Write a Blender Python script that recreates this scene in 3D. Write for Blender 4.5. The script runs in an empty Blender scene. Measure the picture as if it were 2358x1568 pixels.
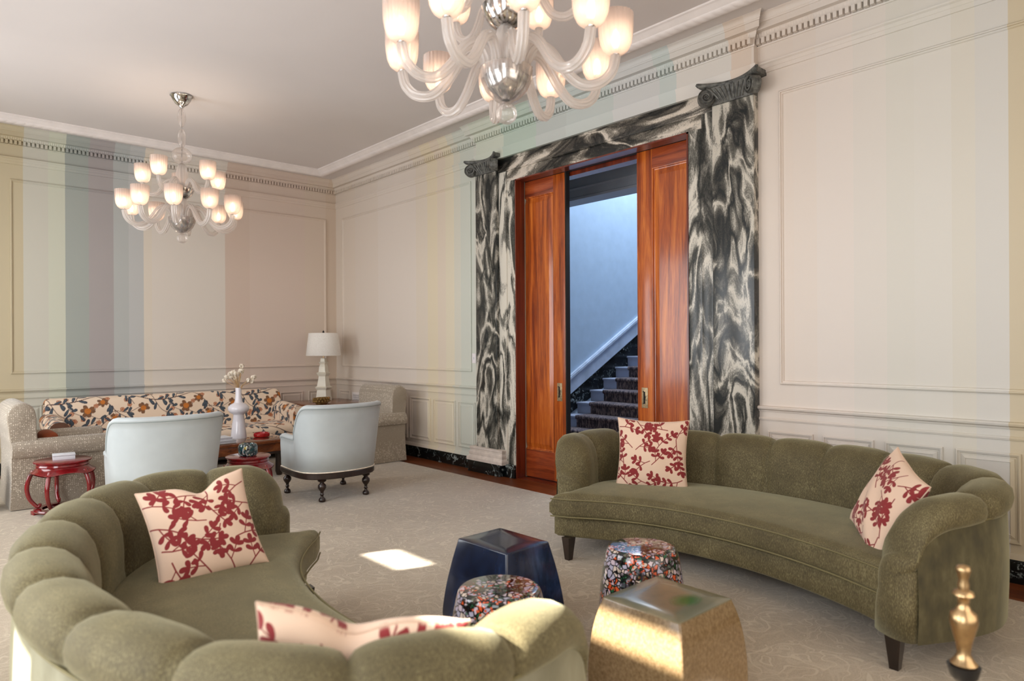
import bpy, bmesh, math, random
import numpy as np
from mathutils import Vector, Matrix
PI = math.pi
random.seed(7)
S = bpy.context.scene
C = S.collection

# ------------------------------------------------------------------ camera, world, lights, exposure
XR, YF, ZC = 5.175, 9.946, 4.10          # right wall, far wall, ceiling
XL, YB = -0.85, -1.3                     # window wall, back wall
FPX, HORIZ, YAW, ROLL, HCAM = 1569.22, 794.08, 0.73186, 0.0051, 1.5
cd = bpy.data.cameras.new('camera'); cam = bpy.data.objects.new('camera', cd); C.objects.link(cam)
cd.sensor_width = 36.0; cd.lens = FPX / 2358 * 36.0
cd.shift_y = (HORIZ - 784) / 2358
cd.clip_start = 0.05; cd.clip_end = 100
cam.matrix_world = (Matrix.Translation((0, 0, HCAM)) @ Matrix.Rotation(-YAW, 4, 'Z') @
                    Matrix.Rotation(PI / 2, 4, 'X') @ Matrix.Rotation(-ROLL, 4, 'Z'))
cd.dof.use_dof = True; cd.dof.focus_distance = 5.5; cd.dof.aperture_fstop = 2.0
S.camera = cam
S.view_settings.view_transform = 'Standard'; S.view_settings.look = 'None'
S.view_settings.gamma = 1.0; S.view_settings.exposure = 0.2
S.view_settings.use_curve_mapping = False
S.cycles.max_bounces = 8; S.cycles.diffuse_bounces = 4; S.cycles.transparent_max_bounces = 16
S.cycles.glossy_bounces = 3; S.cycles.transmission_bounces = 4
S.cycles.caustics_reflective = False; S.cycles.caustics_refractive = False
S.cycles.sample_clamp_indirect = 4.0
w = bpy.data.worlds.new('world'); S.world = w; w.use_nodes = True
w.node_tree.nodes['Background'].inputs[0].default_value = (0.75, 0.87, 1.0, 1)
w.node_tree.nodes['Background'].inputs[1].default_value = 1.2

def light(name, kind, loc, energy, color, size=None, size_y=None, direction=None, parent=None):
    ld = bpy.data.lights.new(name, kind); ld.energy = energy; ld.color = color
    if kind == 'AREA':
        ld.shape = 'RECTANGLE'; ld.size = size; ld.size_y = size_y
    elif kind == 'SUN': ld.angle = size
    else: ld.shadow_soft_size = size
    o = bpy.data.objects.new(name, ld); C.objects.link(o); o.location = loc
    if direction is not None:
        o.rotation_euler = Vector(direction).to_track_quat('-Z', 'Y').to_euler()
    if parent: o.parent = parent
    return o
SUN = Vector((1, -0.3, -0.72))
light('sun', 'SUN', (-6, 4, 8), 34.0, (1.0, 0.95, 0.88), math.radians(0.9), direction=SUN)
# sky light entering by the four windows of the left wall, plus an added fill light behind the camera
WINS = [(-0.6, 0.7), (1.45, 2.95), (4.2, 5.7), (7.0, 8.5)]
WZ0, WZ1 = 0.45, 3.2
for i, (a, b) in enumerate(WINS):
    light('window_daylight', 'AREA', (XL + 0.03, (a + b) / 2, (WZ0 + WZ1) / 2), (44, 64, 74, 66)[i], (0.95, 0.975, 1.0), b - a, WZ1 - WZ0, (1, 0, 0))
light('window_daylight', 'AREA', (2.2, YB + 0.03, 1.9), 34, (1.0, 0.90, 0.80), 3.0, 2.4, (0, 1, 0))  # added fill for the camera-facing sides; the back wall has no window
light('stair_daylight', 'AREA', (8.6, 5.9, 5.9), 270, (0.76, 0.87, 1.0), 2.5, 1.5, (0, 0.1, -1))  # cool area light added to brighten the stairwell; no skylight is built
light('hall_lamp', 'AREA', (5.95, 4.6, 3.0), 9, (0.80, 0.88, 1.0), 0.6, 0.6, (0, 0, -1))  # small cool area light facing down in the hall, without a fixture

# ------------------------------------------------------------------ materials
def lin(c):
    return tuple(((v / 255 / 12.92) if v / 255 <= 0.04045 else ((v / 255 + 0.055) / 1.055) ** 2.4) for v in c) + (1.0,)
class NT:
    def __init__(s, name):
        s.m = bpy.data.materials.new(name); s.m.use_nodes = True
        s.t = s.m.node_tree; s.b = s.t.nodes['Principled BSDF']; s.out = s.t.nodes['Material Output']
    def n(s, typ, ins=None, **props):
        nd = s.t.nodes.new('ShaderNode' + typ)
        for k, v in props.items(): setattr(nd, k, v)
        for k, v in (ins or {}).items(): s.set(nd.inputs[k], v)
        return nd
    def set(s, sock, v):
        if isinstance(v, bpy.types.NodeSocket): s.t.links.new(v, sock)
        else: sock.default_value = v
    def coord(s, scale=(1, 1, 1), kind='Object', rot=(0, 0, 0), loc=(0, 0, 0)):
        c = s.n('TexCoord').outputs[kind] if kind != 'World' else s.n('NewGeometry').outputs['Position']
        return s.n('Mapping', {'Vector': c, 'Scale': scale, 'Rotation': rot, 'Location': loc}).outputs[0]
    def noise(s, v, scale, detail=3, rough=0.55, dist=0.0):
        return s.n('TexNoise', {'Vector': v, 'Scale': scale, 'Detail': detail, 'Roughness': rough, 'Distortion': dist}).outputs['Fac']
    def ramp(s, fac, stops, interp='LINEAR'):
        r = s.n('ValToRGB', {'Fac': fac}); cr = r.color_ramp; cr.interpolation = interp
        while len(cr.elements) > 1: cr.elements.remove(cr.elements[0])
        for i, (p, c) in enumerate(stops):
            e = cr.elements[0] if i == 0 else cr.elements.new(p)
            e.position = p; e.color = c if len(c) == 4 else lin(c)
        return r.outputs['Color']
    def mix(s, f, a, b, mode='MIX'):
        nd = s.n('Mix', data_type='RGBA', blend_type=mode)
        s.set(nd.inputs[0], f); s.set(nd.inputs[6], a); s.set(nd.inputs[7], b)
        return nd.outputs[2]
    def math(s, op, a, b=0.0, c=None):
        nd = s.n('Math', operation=op); s.set(nd.inputs[0], a); s.set(nd.inputs[1], b)
        if c is not None: s.set(nd.inputs[2], c)
        return nd.outputs[0]
    def bump(s, h, strength=0.3, dist=0.01):
        b = s.n('Bump', {'Height': h, 'Strength': strength, 'Distance': dist})
        s.t.links.new(b.outputs[0], s.b.inputs['Normal'])
    def fin(s, color=None, rough=0.6, **kw):
        if color is not None: s.set(s.b.inputs['Base Color'], color if not (isinstance(color, tuple) and len(color) == 3) else lin(color))
        s.set(s.b.inputs['Roughness'], rough)
        for k, v in kw.items(): s.set(s.b.inputs[k.replace('_', ' ')], v)
        return s.m

def plain(name, col, rough=0.6, var=0.06, nscale=6, bump=0.0, bscale=200, **kw):
    t = NT(name); v = t.coord()
    f = t.noise(v, nscale)
    a = tuple(min(255, x * (1 - var)) for x in col); b = tuple(min(255, x * (1 + var)) for x in col)
    if bump: t.bump(t.noise(v, bscale, 2), bump, 0.003)
    return t.fin(t.ramp(f, [(0.3, a), (0.7, b)]), rough, **kw)

def stripes(name, axis, lo, hi, stops, keep=0.6):
    t = NT(name)
    p = t.n('SeparateXYZ', {0: t.n('NewGeometry').outputs['Position']}).outputs[axis]
    f = t.n('MapRange', {'Value': p, 'From Min': lo, 'From Max': hi}).outputs[0]
    ref = (220, 211, 200)
    col = t.ramp(f, [((s - lo) / (hi - lo), tuple(r * (1 - keep) + q * keep for r, q in zip(ref, c))) for s, c in stops], 'CONSTANT')
    v = t.coord(kind='World')
    t.bump(t.noise(v, 60, 2), 0.04, 0.003)
    return t.fin(col, 0.5)
M_far = stripes('paint_stripes_far', 0, -1.0, 5.4, [(-1.0, (200, 188, 152)), (0.2, (188, 174, 136)), (1.091, (196, 196, 182)), (1.333, (198, 204, 184)),
    (1.511, (142, 154, 150)), (1.751, (150, 145, 148)), (2.035, (168, 176, 177)), (2.209, (182, 187, 189)), (2.383, (224, 214, 198)),
    (2.498, (224, 216, 206)), (3.445, (212, 188, 172)), (3.778, (216, 194, 180)), (4.632, (216, 196, 178)), (5.0, (212, 190, 168))], 0.72)
M_right = stripes('paint_stripes_right', 1, -1.4, 10.0, [(-1.4, (180, 164, 122)), (1.058, (196, 200, 198)), (1.242, (204, 204, 192)), (1.387, (208, 210, 204)),
    (1.6, (206, 208, 200)), (1.77, (214, 210, 204)), (1.988, (222, 212, 206)), (2.269, (222, 208, 198)), (2.453, (222, 206, 194)), (2.776, (216, 192, 172)),
    (2.95, (216, 214, 210)), (3.487, (176, 198, 200)), (3.671, (192, 200, 206)), (4.2, (172, 192, 194)), (4.8, (164, 182, 184)), (5.244, (150, 186, 172)),
    (5.772, (188, 206, 188)), (6.276, (196, 206, 196)), (6.416, (190, 206, 196)), (6.673, (206, 210, 194)), (6.805, (226, 216, 182)), (6.987, (224, 206, 182)),
    (7.174, (228, 212, 172)), (7.417, (224, 210, 190)), (7.671, (226, 214, 204)), (8.641, (222, 208, 194)), (9.311, (222, 206, 188))], 0.5)
M_plainwall = plain('paint_cream', (214, 206, 194), 0.6, 0.02)
M_white = plain('plaster_white', (238, 230, 226), 0.55, 0.02)
M_ceil = plain('ceiling_paint', (222, 215, 212), 0.8, 0.015, 0.6)
M_blue = plain('hall_paint_blue', (166, 186, 206), 0.6, 0.02)
M_hallgrey = plain('hall_paint_grey', (150, 154, 162), 0.6, 0.02)

def marble(name, dark, mid, light_, squash, scale=1.0, loc=(0, 0, 0), bands=7.0, patch=0.5):
    t = NT(name); v = t.coord(tuple(q * scale for q in squash), 'World', loc=loc)
    w1 = t.n('TexNoise', {'Vector': v, 'Scale': 0.9, 'Detail': 2.0, 'Roughness': 0.5}).outputs['Color']
    vv = t.n('VectorMath', {0: v, 1: t.n('VectorMath', {0: w1, 3: 2.2}, operation='SCALE').outputs[0]}, operation='ADD').outputs[0]
    w2 = t.n('TexNoise', {'Vector': vv, 'Scale': 2.4, 'Detail': 3.0, 'Roughness': 0.55}).outputs['Color']
    v3 = t.n('VectorMath', {0: vv, 1: t.n('VectorMath', {0: w2, 3: 0.5}, operation='SCALE').outputs[0]}, operation='ADD').outputs[0]
    f = t.noise(v3, 1.0, 2, 0.45)
    g = t.noise(t.coord((140, 140, 70), 'World'), 1.0, 2)
    fb = t.math('PINGPONG', t.math('MULTIPLY', f, bands), 0.5)
    h = t.math('ADD', t.math('MULTIPLY', fb, 2.0), t.math('MULTIPLY', t.math('SUBTRACT', g, 0.5), 0.7))
    h = t.math('ADD', h, t.math('MULTIPLY', t.math('SUBTRACT', t.noise(v3, 5, 4, 0.6), 0.5), 0.9))
    h = t.math('ADD', h, t.math('MULTIPLY', t.math('SUBTRACT', t.noise(vv, 0.55, 2), patch), 1.5))
    h = t.math('ADD', h, t.math('MULTIPLY', t.math('SUBTRACT', t.noise(v3, 13, 3, 0.6), 0.5), 0.9))
    col = t.ramp(h, [(0.02, dark), (0.30, tuple(int(q * .62) for q in mid)), (0.60, mid), (0.92, light_), (1.0, tuple(min(255, int(q * 1.05)) for q in light_))])
    return t.fin(col, 0.25)
M_marble = marble('portal_marble', (30, 35, 36), (112, 110, 102), (196, 190, 178), (1.7, 2.3, 0.9), 1.1, bands=6, patch=0.50)
M_marble_h = marble('lintel_marble', (30, 31, 29), (112, 106, 96), (206, 196, 182), (1.2, 0.8, 2.6), 1.0, (3, 1, 2), bands=5, patch=0.45)
M_marble_t = marble('surround_marble', (34, 38, 36), (120, 118, 110), (208, 202, 190), (1.7, 2.6, 0.6), 1.0, (7, 4, 1), bands=6, patch=0.44)
M_marble_d = marble('base_marble', (8, 11, 12), (20, 26, 27), (140, 148, 146), (3, 3, 3), 1.6, (1, 2, 5), bands=5, patch=0.72)
M_cap = plain('capital_stone', (86, 86, 82), 0.5, 0.4, 30, 0.4, 90)
M_rose = plain('base_limestone', (214, 202, 192), 0.5, 0.05, 14)

def wood(name, c0, c1, c2, squash=(9, 9, 0.55), rough=0.28, coat=0.4, kind='Object', bands=1.0):
    t = NT(name); v = t.coord(squash, kind)
    f = t.noise(v, 1.6 * bands, 5, 0.6, 0.8); g = t.noise(v, 14, 3, 0.6)
    h = t.math('ADD', t.math('MULTIPLY', f, 0.78), t.math('MULTIPLY', g, 0.22))
    return t.fin(t.ramp(h, [(0.36, c0), (0.5, c1), (0.66, c2)]), rough, Coat_Weight=coat, Coat_Roughness=0.12)
M_door = wood('mahogany_door', (118, 46, 14), (176, 84, 26), (216, 124, 48))
M_door_h = wood('mahogany_rail', (104, 40, 18), (146, 62, 28), (176, 86, 40), (9, 0.7, 9))
M_jamb = wood('mahogany_jamb', (74, 26, 14), (104, 38, 18), (128, 52, 26))
M_darkwood = wood('ebonised_wood', (22, 14, 12), (34, 22, 18), (52, 34, 28), (6, 6, 2), 0.3)
M_tablewood = wood('walnut_table', (70, 34, 16), (112, 58, 26), (146, 82, 40), (2, 8, 8), 0.25)
M_red = wood('red_lacquer', (84, 10, 14), (120, 16, 22), (142, 30, 34), (4, 4, 2), 0.16, 0.8)
M_floor = None
t = NT('hardwood_floor'); v = t.coord((1, 1, 1), 'World', rot=(0, 0, PI / 2))
br = t.n('TexBrick', {'Vector': v, 'Color1': lin((124, 62, 30)), 'Color2': lin((152, 82, 42)), 'Mortar': lin((44, 20, 12)), 'Scale': 1.0,
    'Mortar Size': 0.0025, 'Brick Width': 1.1, 'Row Height': 0.075}).outputs['Color']
g = t.ramp(t.noise(t.coord((30, 1.4, 1), 'World'), 2, 4), [(0.3, (150, 150, 150)), (0.7, (255, 255, 255))])
M_floor = t.fin(t.mix(1.0, br, g, 'MULTIPLY'), 0.3, Coat_Weight=0.15)

# carpet: warm grey ground with a scrolling leaf tracery
t = NT('carpet_scroll'); v = t.coord(kind='World')
wv = t.n('TexNoise', {'Vector': v, 'Scale': 3.2, 'Detail': 2.0}).outputs['Color']
vv = t.n('VectorMath', {0: v, 1: t.n('VectorMath', {0: wv, 3: 0.55}, operation='SCALE').outputs[0]}, operation='ADD').outputs[0]
vo = t.n('TexVoronoi', {'Vector': vv, 'Scale': 7.5}, feature='DISTANCE_TO_EDGE').outputs['Distance']
l1 = t.ramp(vo, [(0.0, (255, 255, 255)), (0.035, (255, 255, 255)), (0.06, (0, 0, 0))])
n2 = t.math('PINGPONG', t.math('MULTIPLY', t.noise(vv, 5.5, 1, 0.4, 0.6), 4.2), 0.5)
l2 = t.ramp(n2, [(0.0, (255, 255, 255)), (0.05, (255, 255, 255)), (0.09, (0, 0, 0)), (0.22, (0, 0, 0)), (0.24, (120, 120, 120)), (0.30, (120, 120, 120)), (0.33, (0, 0, 0))])
lines = t.math('MAXIMUM', t.math('MULTIPLY', l1, 0.45), l2)
pile = t.noise(t.coord((260, 260, 260), 'World'), 1.0, 2)
base = t.ramp(t.math('ADD', t.math('MULTIPLY', t.noise(v, 1.3, 2), 0.3), t.math('MULTIPLY', pile, 0.7)), [(0.35, (152, 136, 112)), (0.65, (184, 167, 142))])
col = t.mix(t.math('MULTIPLY', lines, 0.55), base, lin((206, 192, 166)))
t.bump(t.math('ADD', t.math('MULTIPLY', pile, 0.6), t.math('MULTIPLY', lines, 0.5)), 0.5, 0.004)
M_carpet = t.fin(col, 0.95, Sheen_Weight=0.3)

def chenille(name, dark, mid, hi, squash=(150, 150, 38), sheen=0.6):
    t = NT(name); v = t.coord()
    sv = t.coord(squash); f = t.noise(sv, 1.0, 3, 0.6)
    g = t.noise(v, 5, 3, 0.6)
    h = t.math('ADD', t.math('MULTIPLY', f, 0.72), t.math('MULTIPLY', g, 0.28))
    t.bump(f, 0.35, 0.003)
    return t.fin(t.ramp(h, [(0.36, dark), (0.52, mid), (0.68, hi)]), 0.75, Sheen_Weight=sheen, Sheen_Roughness=0.4, Sheen_Tint=lin((214, 210, 176)))
M_olive = chenille('olive_chenille', (64, 56, 33), (92, 82, 52), (136, 126, 90), (300, 300, 75), 0.5)
M_olive_v = chenille('olive_velvet', (56, 50, 31), (76, 69, 43), (100, 92, 64), (12, 12, 7), 0.8)
M_pipe = plain('olive_piping', (114, 105, 70), 0.7)
M_olive_lit = chenille('olive_velvet_outer', (112, 108, 88), (126, 122, 102), (140, 136, 116), (12, 12, 7), 0.9)  # left sofa's outer velvet, window light put into its lighter, greyer colour
M_iceblue = plain('ice_blue_leather', (184, 192, 194), 0.5, 0.04, 3, 0.15, 12, Sheen_Weight=0.25)
M_iceseam = plain('ice_blue_seam', (132, 146, 146), 0.6)

t = NT('dotted_tweed'); v = t.coord((62, 62, 62))
vo = t.n('TexVoronoi', {'Vector': v, 'Scale': 1.0, 'Randomness': 0.35}).outputs['Distance']
dots = t.ramp(vo, [(0.0, (255, 255, 255)), (0.26, (255, 255, 255)), (0.36, (0, 0, 0))])
sel = t.ramp(t.noise(t.coord((40, 40, 40)), 1.0, 1), [(0.44, (60, 60, 60)), (0.56, (255, 255, 255))])
weave = t.ramp(t.noise(t.coord((230, 230, 230)), 1.0, 1), [(0.35, (140, 128, 112)), (0.65, (176, 164, 148))])
M_tweed = t.fin(t.mix(t.math('MULTIPLY', dots, sel), weave, lin((226, 216, 200))), 0.9, Sheen_Weight=0.3)

t = NT('printed_fabric'); M_print = t.fin(t.n('VertexColor', layer_name='print').outputs['Color'], 0.85, Sheen_Weight=0.15)
t.bump(t.noise(t.coord((300, 300, 300)), 1.0, 1), 0.15, 0.002)

# ceramics
def glaze(name, stops, scale=3.0, squash=(1, 1, 0.35), rough=0.08):
    t = NT(name); v = t.coord(squash)
    return t.fin(t.ramp(t.noise(v, scale, 6, 0.62, 0.5), stops), rough, Coat_Weight=0.3, Coat_Roughness=0.08)
M_navy = glaze('navy_glaze', [(0.35, (16, 22, 40)), (0.55, (26, 38, 64)), (0.66, (42, 60, 96)), (0.78, (84, 104, 138))], 6, rough=0.2)
t = NT('bronze_glaze'); v = t.coord()
base = t.ramp(t.noise(t.coord((70, 70, 70)), 1.0, 3), [(0.3, (110, 88, 58)), (0.7, (140, 116, 84))])
top = t.ramp(t.noise(v, 3.0, 4), [(0.35, (96, 96, 76)), (0.6, (132, 120, 92))])
pos = t.n('SeparateXYZ', {0: v})
zf = t.ramp(pos.outputs[2], [(0.440, (0, 0, 0)), (0.445, (255, 255, 255))])
gv = t.n('VectorMath', {0: t.coord((1.6, 2.4, 1), loc=(-0.02, 0.16, 0))}, operation='LENGTH')
gd = t.n('VectorMath', {0: t.n('VectorMath', {0: v, 1: (0.03, -0.07, 0.446)}, operation='SUBTRACT').outputs[0], 1: (8, 12, 1)}, operation='MULTIPLY').outputs[0]
gl = t.n('VectorMath', {0: gd}, operation='LENGTH').outputs['Value']
gm = t.ramp(t.math('ADD', gl, t.math('MULTIPLY', t.noise(v, 14, 3), 0.5)), [(0.45, (255, 255, 255)), (1.0, (0, 0, 0))])
top = t.mix(gm, top, lin((16, 92, 34)))
M_bronze = t.fin(t.mix(zf, base, top), 0.22, Coat_Weight=0.35, Coat_Roughness=0.08)
t = NT('floral_glaze'); v = t.coord()
wv = t.n('TexNoise', {'Vector': v, 'Scale': 16.0, 'Detail': 2.0}).outputs['Color']
vv = t.n('VectorMath', {0: v, 1: t.n('VectorMath', {0: wv, 3: 0.05}, operation='SCALE').outputs[0]}, operation='ADD').outputs[0]
ve = t.n('TexVoronoi', {'Vector': vv, 'Scale': 40.0}, feature='DISTANCE_TO_EDGE').outputs['Distance']
vc = t.n('TexVoronoi', {'Vector': vv, 'Scale': 40.0}).outputs['Color']
r1 = t.n('SeparateXYZ', {0: vc}).outputs[0]
petal = t.ramp(r1, [(0.0, (206, 188, 196)), (0.25, (176, 172, 190)), (0.45, (214, 196, 182)), (0.66, (190, 178, 196)), (0.8, (40, 92, 60)), (0.88, (214, 92, 50)), (0.96, (22, 40, 34))], 'CONSTANT')
out = t.ramp(ve, [(0.0, (20, 22, 22)), (0.07, (40, 42, 40)), (0.15, (255, 255, 255))])
col = t.mix(1.0, petal, out, 'MULTIPLY')
clus = t.ramp(t.noise(v, 7, 2), [(0.5, (0, 0, 0)), (0.56, (255, 255, 255))])
v2 = t.n('TexVoronoi', {'Vector': v, 'Scale': 62.0, 'Randomness': 0.7}).outputs['Distance']
ber = t.ramp(v2, [(0.30, (255, 255, 255)), (0.40, (0, 0, 0))])
berc = t.ramp(v2, [(0.0, (240, 150, 100)), (0.3, (196, 62, 30))])
col = t.mix(t.math('MULTIPLY', clus, ber), col, berc)
dark = t.ramp(t.noise(v, 11, 3), [(0.50, (0, 0, 0)), (0.55, (255, 255, 255))])
v4 = t.n('TexVoronoi', {'Vector': vv, 'Scale': 70.0}).outputs['Distance']
leafy = t.ramp(v4, [(0.15, (60, 130, 84)), (0.35, (18, 34, 28)), (0.6, (14, 18, 20))])
col = t.mix(t.math('MULTIPLY', dark, 0.85), col, leafy)
M_floral = t.fin(col, 0.1, Coat_Weight=0.6, Coat_Roughness=0.05)
t = NT('jar_glaze'); v = t.coord()
M_jar = t.fin(t.ramp(t.n('TexVoronoi', {'Vector': v, 'Scale': 60.0}).outputs['Color'], [(0.2, (24, 30, 38)), (0.5, (40, 84, 88)), (0.62, (30, 34, 40)), (0.8, (150, 160, 160)), (0.95, (190, 170, 80))]), 0.12, Coat_Weight=0.5)
M_milk = plain('milk_glass', (226, 222, 228), 0.08, 0.01, 3, Coat_Weight=0.5)
M_redglass = plain('red_glass', (168, 16, 24), 0.08, 0.1, 8, Coat_Weight=0.5)
M_paper = plain('book_cover_white', (214, 216, 222), 0.5, 0.02)
M_page = plain('book_pages', (182, 180, 186), 0.8, 0.05, 60)
M_brass = plain('aged_brass', (196, 166, 124), 0.3, 0.12, 20, Metallic=1.0)
M_plate = plain('antique_brass_plate', (168, 148, 116), 0.4, 0.15, 60, Metallic=0.6)
M_black = plain('black_iron', (24, 24, 26), 0.5, 0.1, 20)
M_hole = plain('dark_recess', (20, 14, 10), 0.8, 0.1)
M_chrome = plain('mercury_silver', (196, 196, 196), 0.12, 0.3, 24, Metallic=1.0)
M_plastic = plain('switch_plastic', (236, 230, 232), 0.4, 0.01)
M_glasstop = plain('black_mirror_glass', (150, 120, 92), 0.03, 0.02, Metallic=0.85)
M_shade = NT('lampshade_linen')
t = M_shade; M_shade = t.fin(t.ramp(t.noise(t.coord((200, 200, 60)), 1.0, 1), [(0.3, (226, 220, 212)), (0.7, (240, 236, 230))]), 0.8)
M_lampbase = plain('cream_pagoda_glaze', (228, 222, 206), 0.25, 0.03, 4, Coat_Weight=0.3)
M_gold = plain('gilt_shells', (140, 112, 66), 0.35, 0.3, 40, 0.4, 60, Metallic=0.5)
M_petal = plain('dried_petal', (240, 226, 208), 0.8, 0.08, 30)
M_stem = plain('dried_stem', (186, 152, 110), 0.8, 0.1, 30)
M_brownend = plain('brown_arm_front', (116, 80, 62), 0.8, 0.06, 20)
M_orange = plain('rust_cushion', (150, 72, 36), 0.8, 0.1, 20)
M_tread = plain('painted_stair', (150, 158, 178), 0.5, 0.03)
t = NT('stair_carpet'); v = t.coord((26, 26, 6), 'World')
st_ = t.noise(v, 1.6, 4, 0.7, 1.0)
M_runner = t.fin(t.ramp(st_, [(0.42, (40, 34, 42)), (0.5, (62, 54, 62)), (0.56, (124, 108, 104))]), 0.95)

# glass for the chandeliers: frosted ribbed glass that glows from the bulb inside
def blownglass(name, col, transp, transl):
    t = NT(name)
    tr = t.n('BsdfTransparent', {'Color': (1, 0.97, 0.95, 1)}).outputs[0]
    tl = t.n('BsdfTranslucent', {'Color': lin(col)}).outputs[0]
    df = t.n('BsdfDiffuse', {'Color': lin(col)}).outputs[0]
    gl = t.n('BsdfGlossy', {'Color': (1, 1, 1, 1), 'Roughness': 0.12}).outputs[0]
    m1 = t.n('MixShader', {0: transl, 1: df, 2: tl}).outputs[0]
    m2 = t.n('MixShader', {0: transp, 1: m1, 2: tr}).outputs[0]
    fr = t.n('LayerWeight', {'Blend': 0.35}).outputs['Fresnel']
    m3 = t.n('MixShader', {0: t.math('MULTIPLY', fr, 0.6), 1: m2, 2: gl}).outputs[0]
    t.t.links.new(m3, t.out.inputs[0]); return t.m
M_cup = blownglass('frosted_cup_glass', (255, 240, 232), 0.40, 0.75)
M_arm = blownglass('ribbed_arm_glass', (255, 250, 246), 0.45, 0.55)
M_clear = blownglass('clear_bubble_glass', (252, 246, 242), 0.80, 0.5)
t = NT('bulb_glow'); t.set(t.b.inputs['Emission Color'], (1.0, 0.80, 0.58, 1)); t.b.inputs['Emission Strength'].default_value = 14; M_bulb = t.fin((255, 240, 220), 0.5)

# ------------------------------------------------------------------ mesh helpers
def mesh(name, verts, faces, mat, parent=None, smooth=True, angle=None, colors=None):
    me = bpy.data.meshes.new(name)
    me.from_pydata([tuple(map(float, v)) for v in verts], [], [tuple(map(int, f)) for f in faces])
    me.materials.append(mat)
    if smooth:
        me.polygons.foreach_set('use_smooth', [True] * len(me.polygons))
        if angle: me.set_sharp_from_angle(angle=math.radians(angle))
    if colors is not None:
        ca = me.color_attributes.new('print', 'FLOAT_COLOR', 'POINT')
        ca.data.foreach_set('color', np.asarray(colors, dtype=np.float32).ravel())
    me.update()
    o = bpy.data.objects.new(name, me); C.objects.link(o)
    if parent: o.parent = parent
    return o
class MB:
    """collects shapes of ONE part"""
    def __init__(s): s.v = []; s.f = []
    def add(s, v, f):
        k = len(s.v); s.v += [tuple(map(float, p)) for p in v]; s.f += [tuple(int(i) + k for i in q) for q in f]; return s
    def box(s, x0, x1, y0, y1, z0, z1, bev=0.0):
        if bev <= 0:
            v = [(x, y, z) for x in (x0, x1) for y in (y0, y1) for z in (z0, z1)]
            return s.add(v, [(0, 1, 3, 2), (4, 6, 7, 5), (0, 4, 5, 1), (2, 3, 7, 6), (0, 2, 6, 4), (1, 5, 7, 3)])
        bm = bmesh.new(); bmesh.ops.create_cube(bm, size=1)
        for q in bm.verts: q.co = Vector(((x0 + x1) / 2 + q.co.x * (x1 - x0), (y0 + y1) / 2 + q.co.y * (y1 - y0), (z0 + z1) / 2 + q.co.z * (z1 - z0)))
        bmesh.ops.bevel(bm, geom=list(bm.edges), offset=bev, segments=3, affect='EDGES', profile=0.5)
        bm.verts.index_update()
        s.add([q.co[:] for q in bm.verts], [[q.index for q in f.verts] for f in bm.faces]); bm.free(); return s
    def lathe(s, prof, n=32, cx=0, cy=0, cz=0, ribs=0, amp=0.0, sx=1, sy=1, cap=True):
        v = []; f = []
        for r, z in prof:
            for i in range(n):
                a = 2 * PI * i / n; rr = r * (1 + (amp * math.cos(ribs * a) if ribs else 0))
                v.append((cx + rr * math.cos(a) * sx, cy + rr * math.sin(a) * sy, cz + z))
        for j in range(len(prof) - 1):
            for i in range(n):
                i2 = (i + 1) % n; f.append((j * n + i, j * n + i2, (j + 1) * n + i2, (j + 1) * n + i))
        if cap:
            f.append(tuple(range(n))[::-1]); f.append(tuple((len(prof) - 1) * n + i for i in range(n)))
        return s.add(v, f)
    def tube(s, pts, r, n=10, closed=False, ribs=0, amp=0.0, cap=True):
        P = [Vector(p) for p in pts]; m = len(P)
        R = r if isinstance(r, (list, tuple)) else [r] * m
        v = []; f = []; up = Vector((0, 0, 1)); prev = None
        for i, p in enumerate(P):
            a = P[(i - 1) % m] if (closed or i > 0) else P[i]; b = P[(i + 1) % m] if (closed or i < m - 1) else P[i]
            d = (b - a).normalized()
            if prev is None:
                x = d.cross(up); x = x.normalized() if x.length > 1e-3 else Vector((1, 0, 0))
            else:
                x = prev - d * prev.dot(d); x.normalize()
            prev = x; y = d.cross(x)
            for k in range(n):
                t_ = 2 * PI * k / n; rr = R[i] * (1 + (amp * math.cos(ribs * t_) if ribs else 0))
                v.append(p + x * (rr * math.cos(t_)) + y * (rr * math.sin(t_)))
        for j in range(m if closed else m - 1):
            j2 = (j + 1) % m
            for k in range(n):
                k2 = (k + 1) % n; f.append((j * n + k, j * n + k2, j2 * n + k2, j2 * n + k))
        if cap and not closed: f.append(tuple(range(n))[::-1]); f.append(tuple((m - 1) * n + k for k in range(n)))
        return s.add(v, f)
    def grid(s, fn, nu, nv, closeu=False, closev=False):
        v = [fn(i / (nu if closeu else nu - 1), j / (nv if closev else nv - 1)) for i in range(nu) for j in range(nv)]
        f = []
        for i in range(nu if closeu else nu - 1):
            for j in range(nv if closev else nv - 1):
                i2 = (i + 1) % nu; j2 = (j + 1) % nv
                f.append((i * nv + j, i2 * nv + j, i2 * nv + j2, i * nv + j2))
        return s.add(v, f)
    def build(s, name, mat, parent=None, smooth=True, angle=40, fix=True):
        o = mesh(name, s.v, s.f, mat, parent, smooth, None)
        if fix:
            bm = bmesh.new(); bm.from_mesh(o.data); bmesh.ops.recalc_face_normals(bm, faces=bm.faces); bm.to_mesh(o.data); bm.free()
        if smooth and angle: o.data.set_sharp_from_angle(angle=math.radians(angle))
        return o
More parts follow.
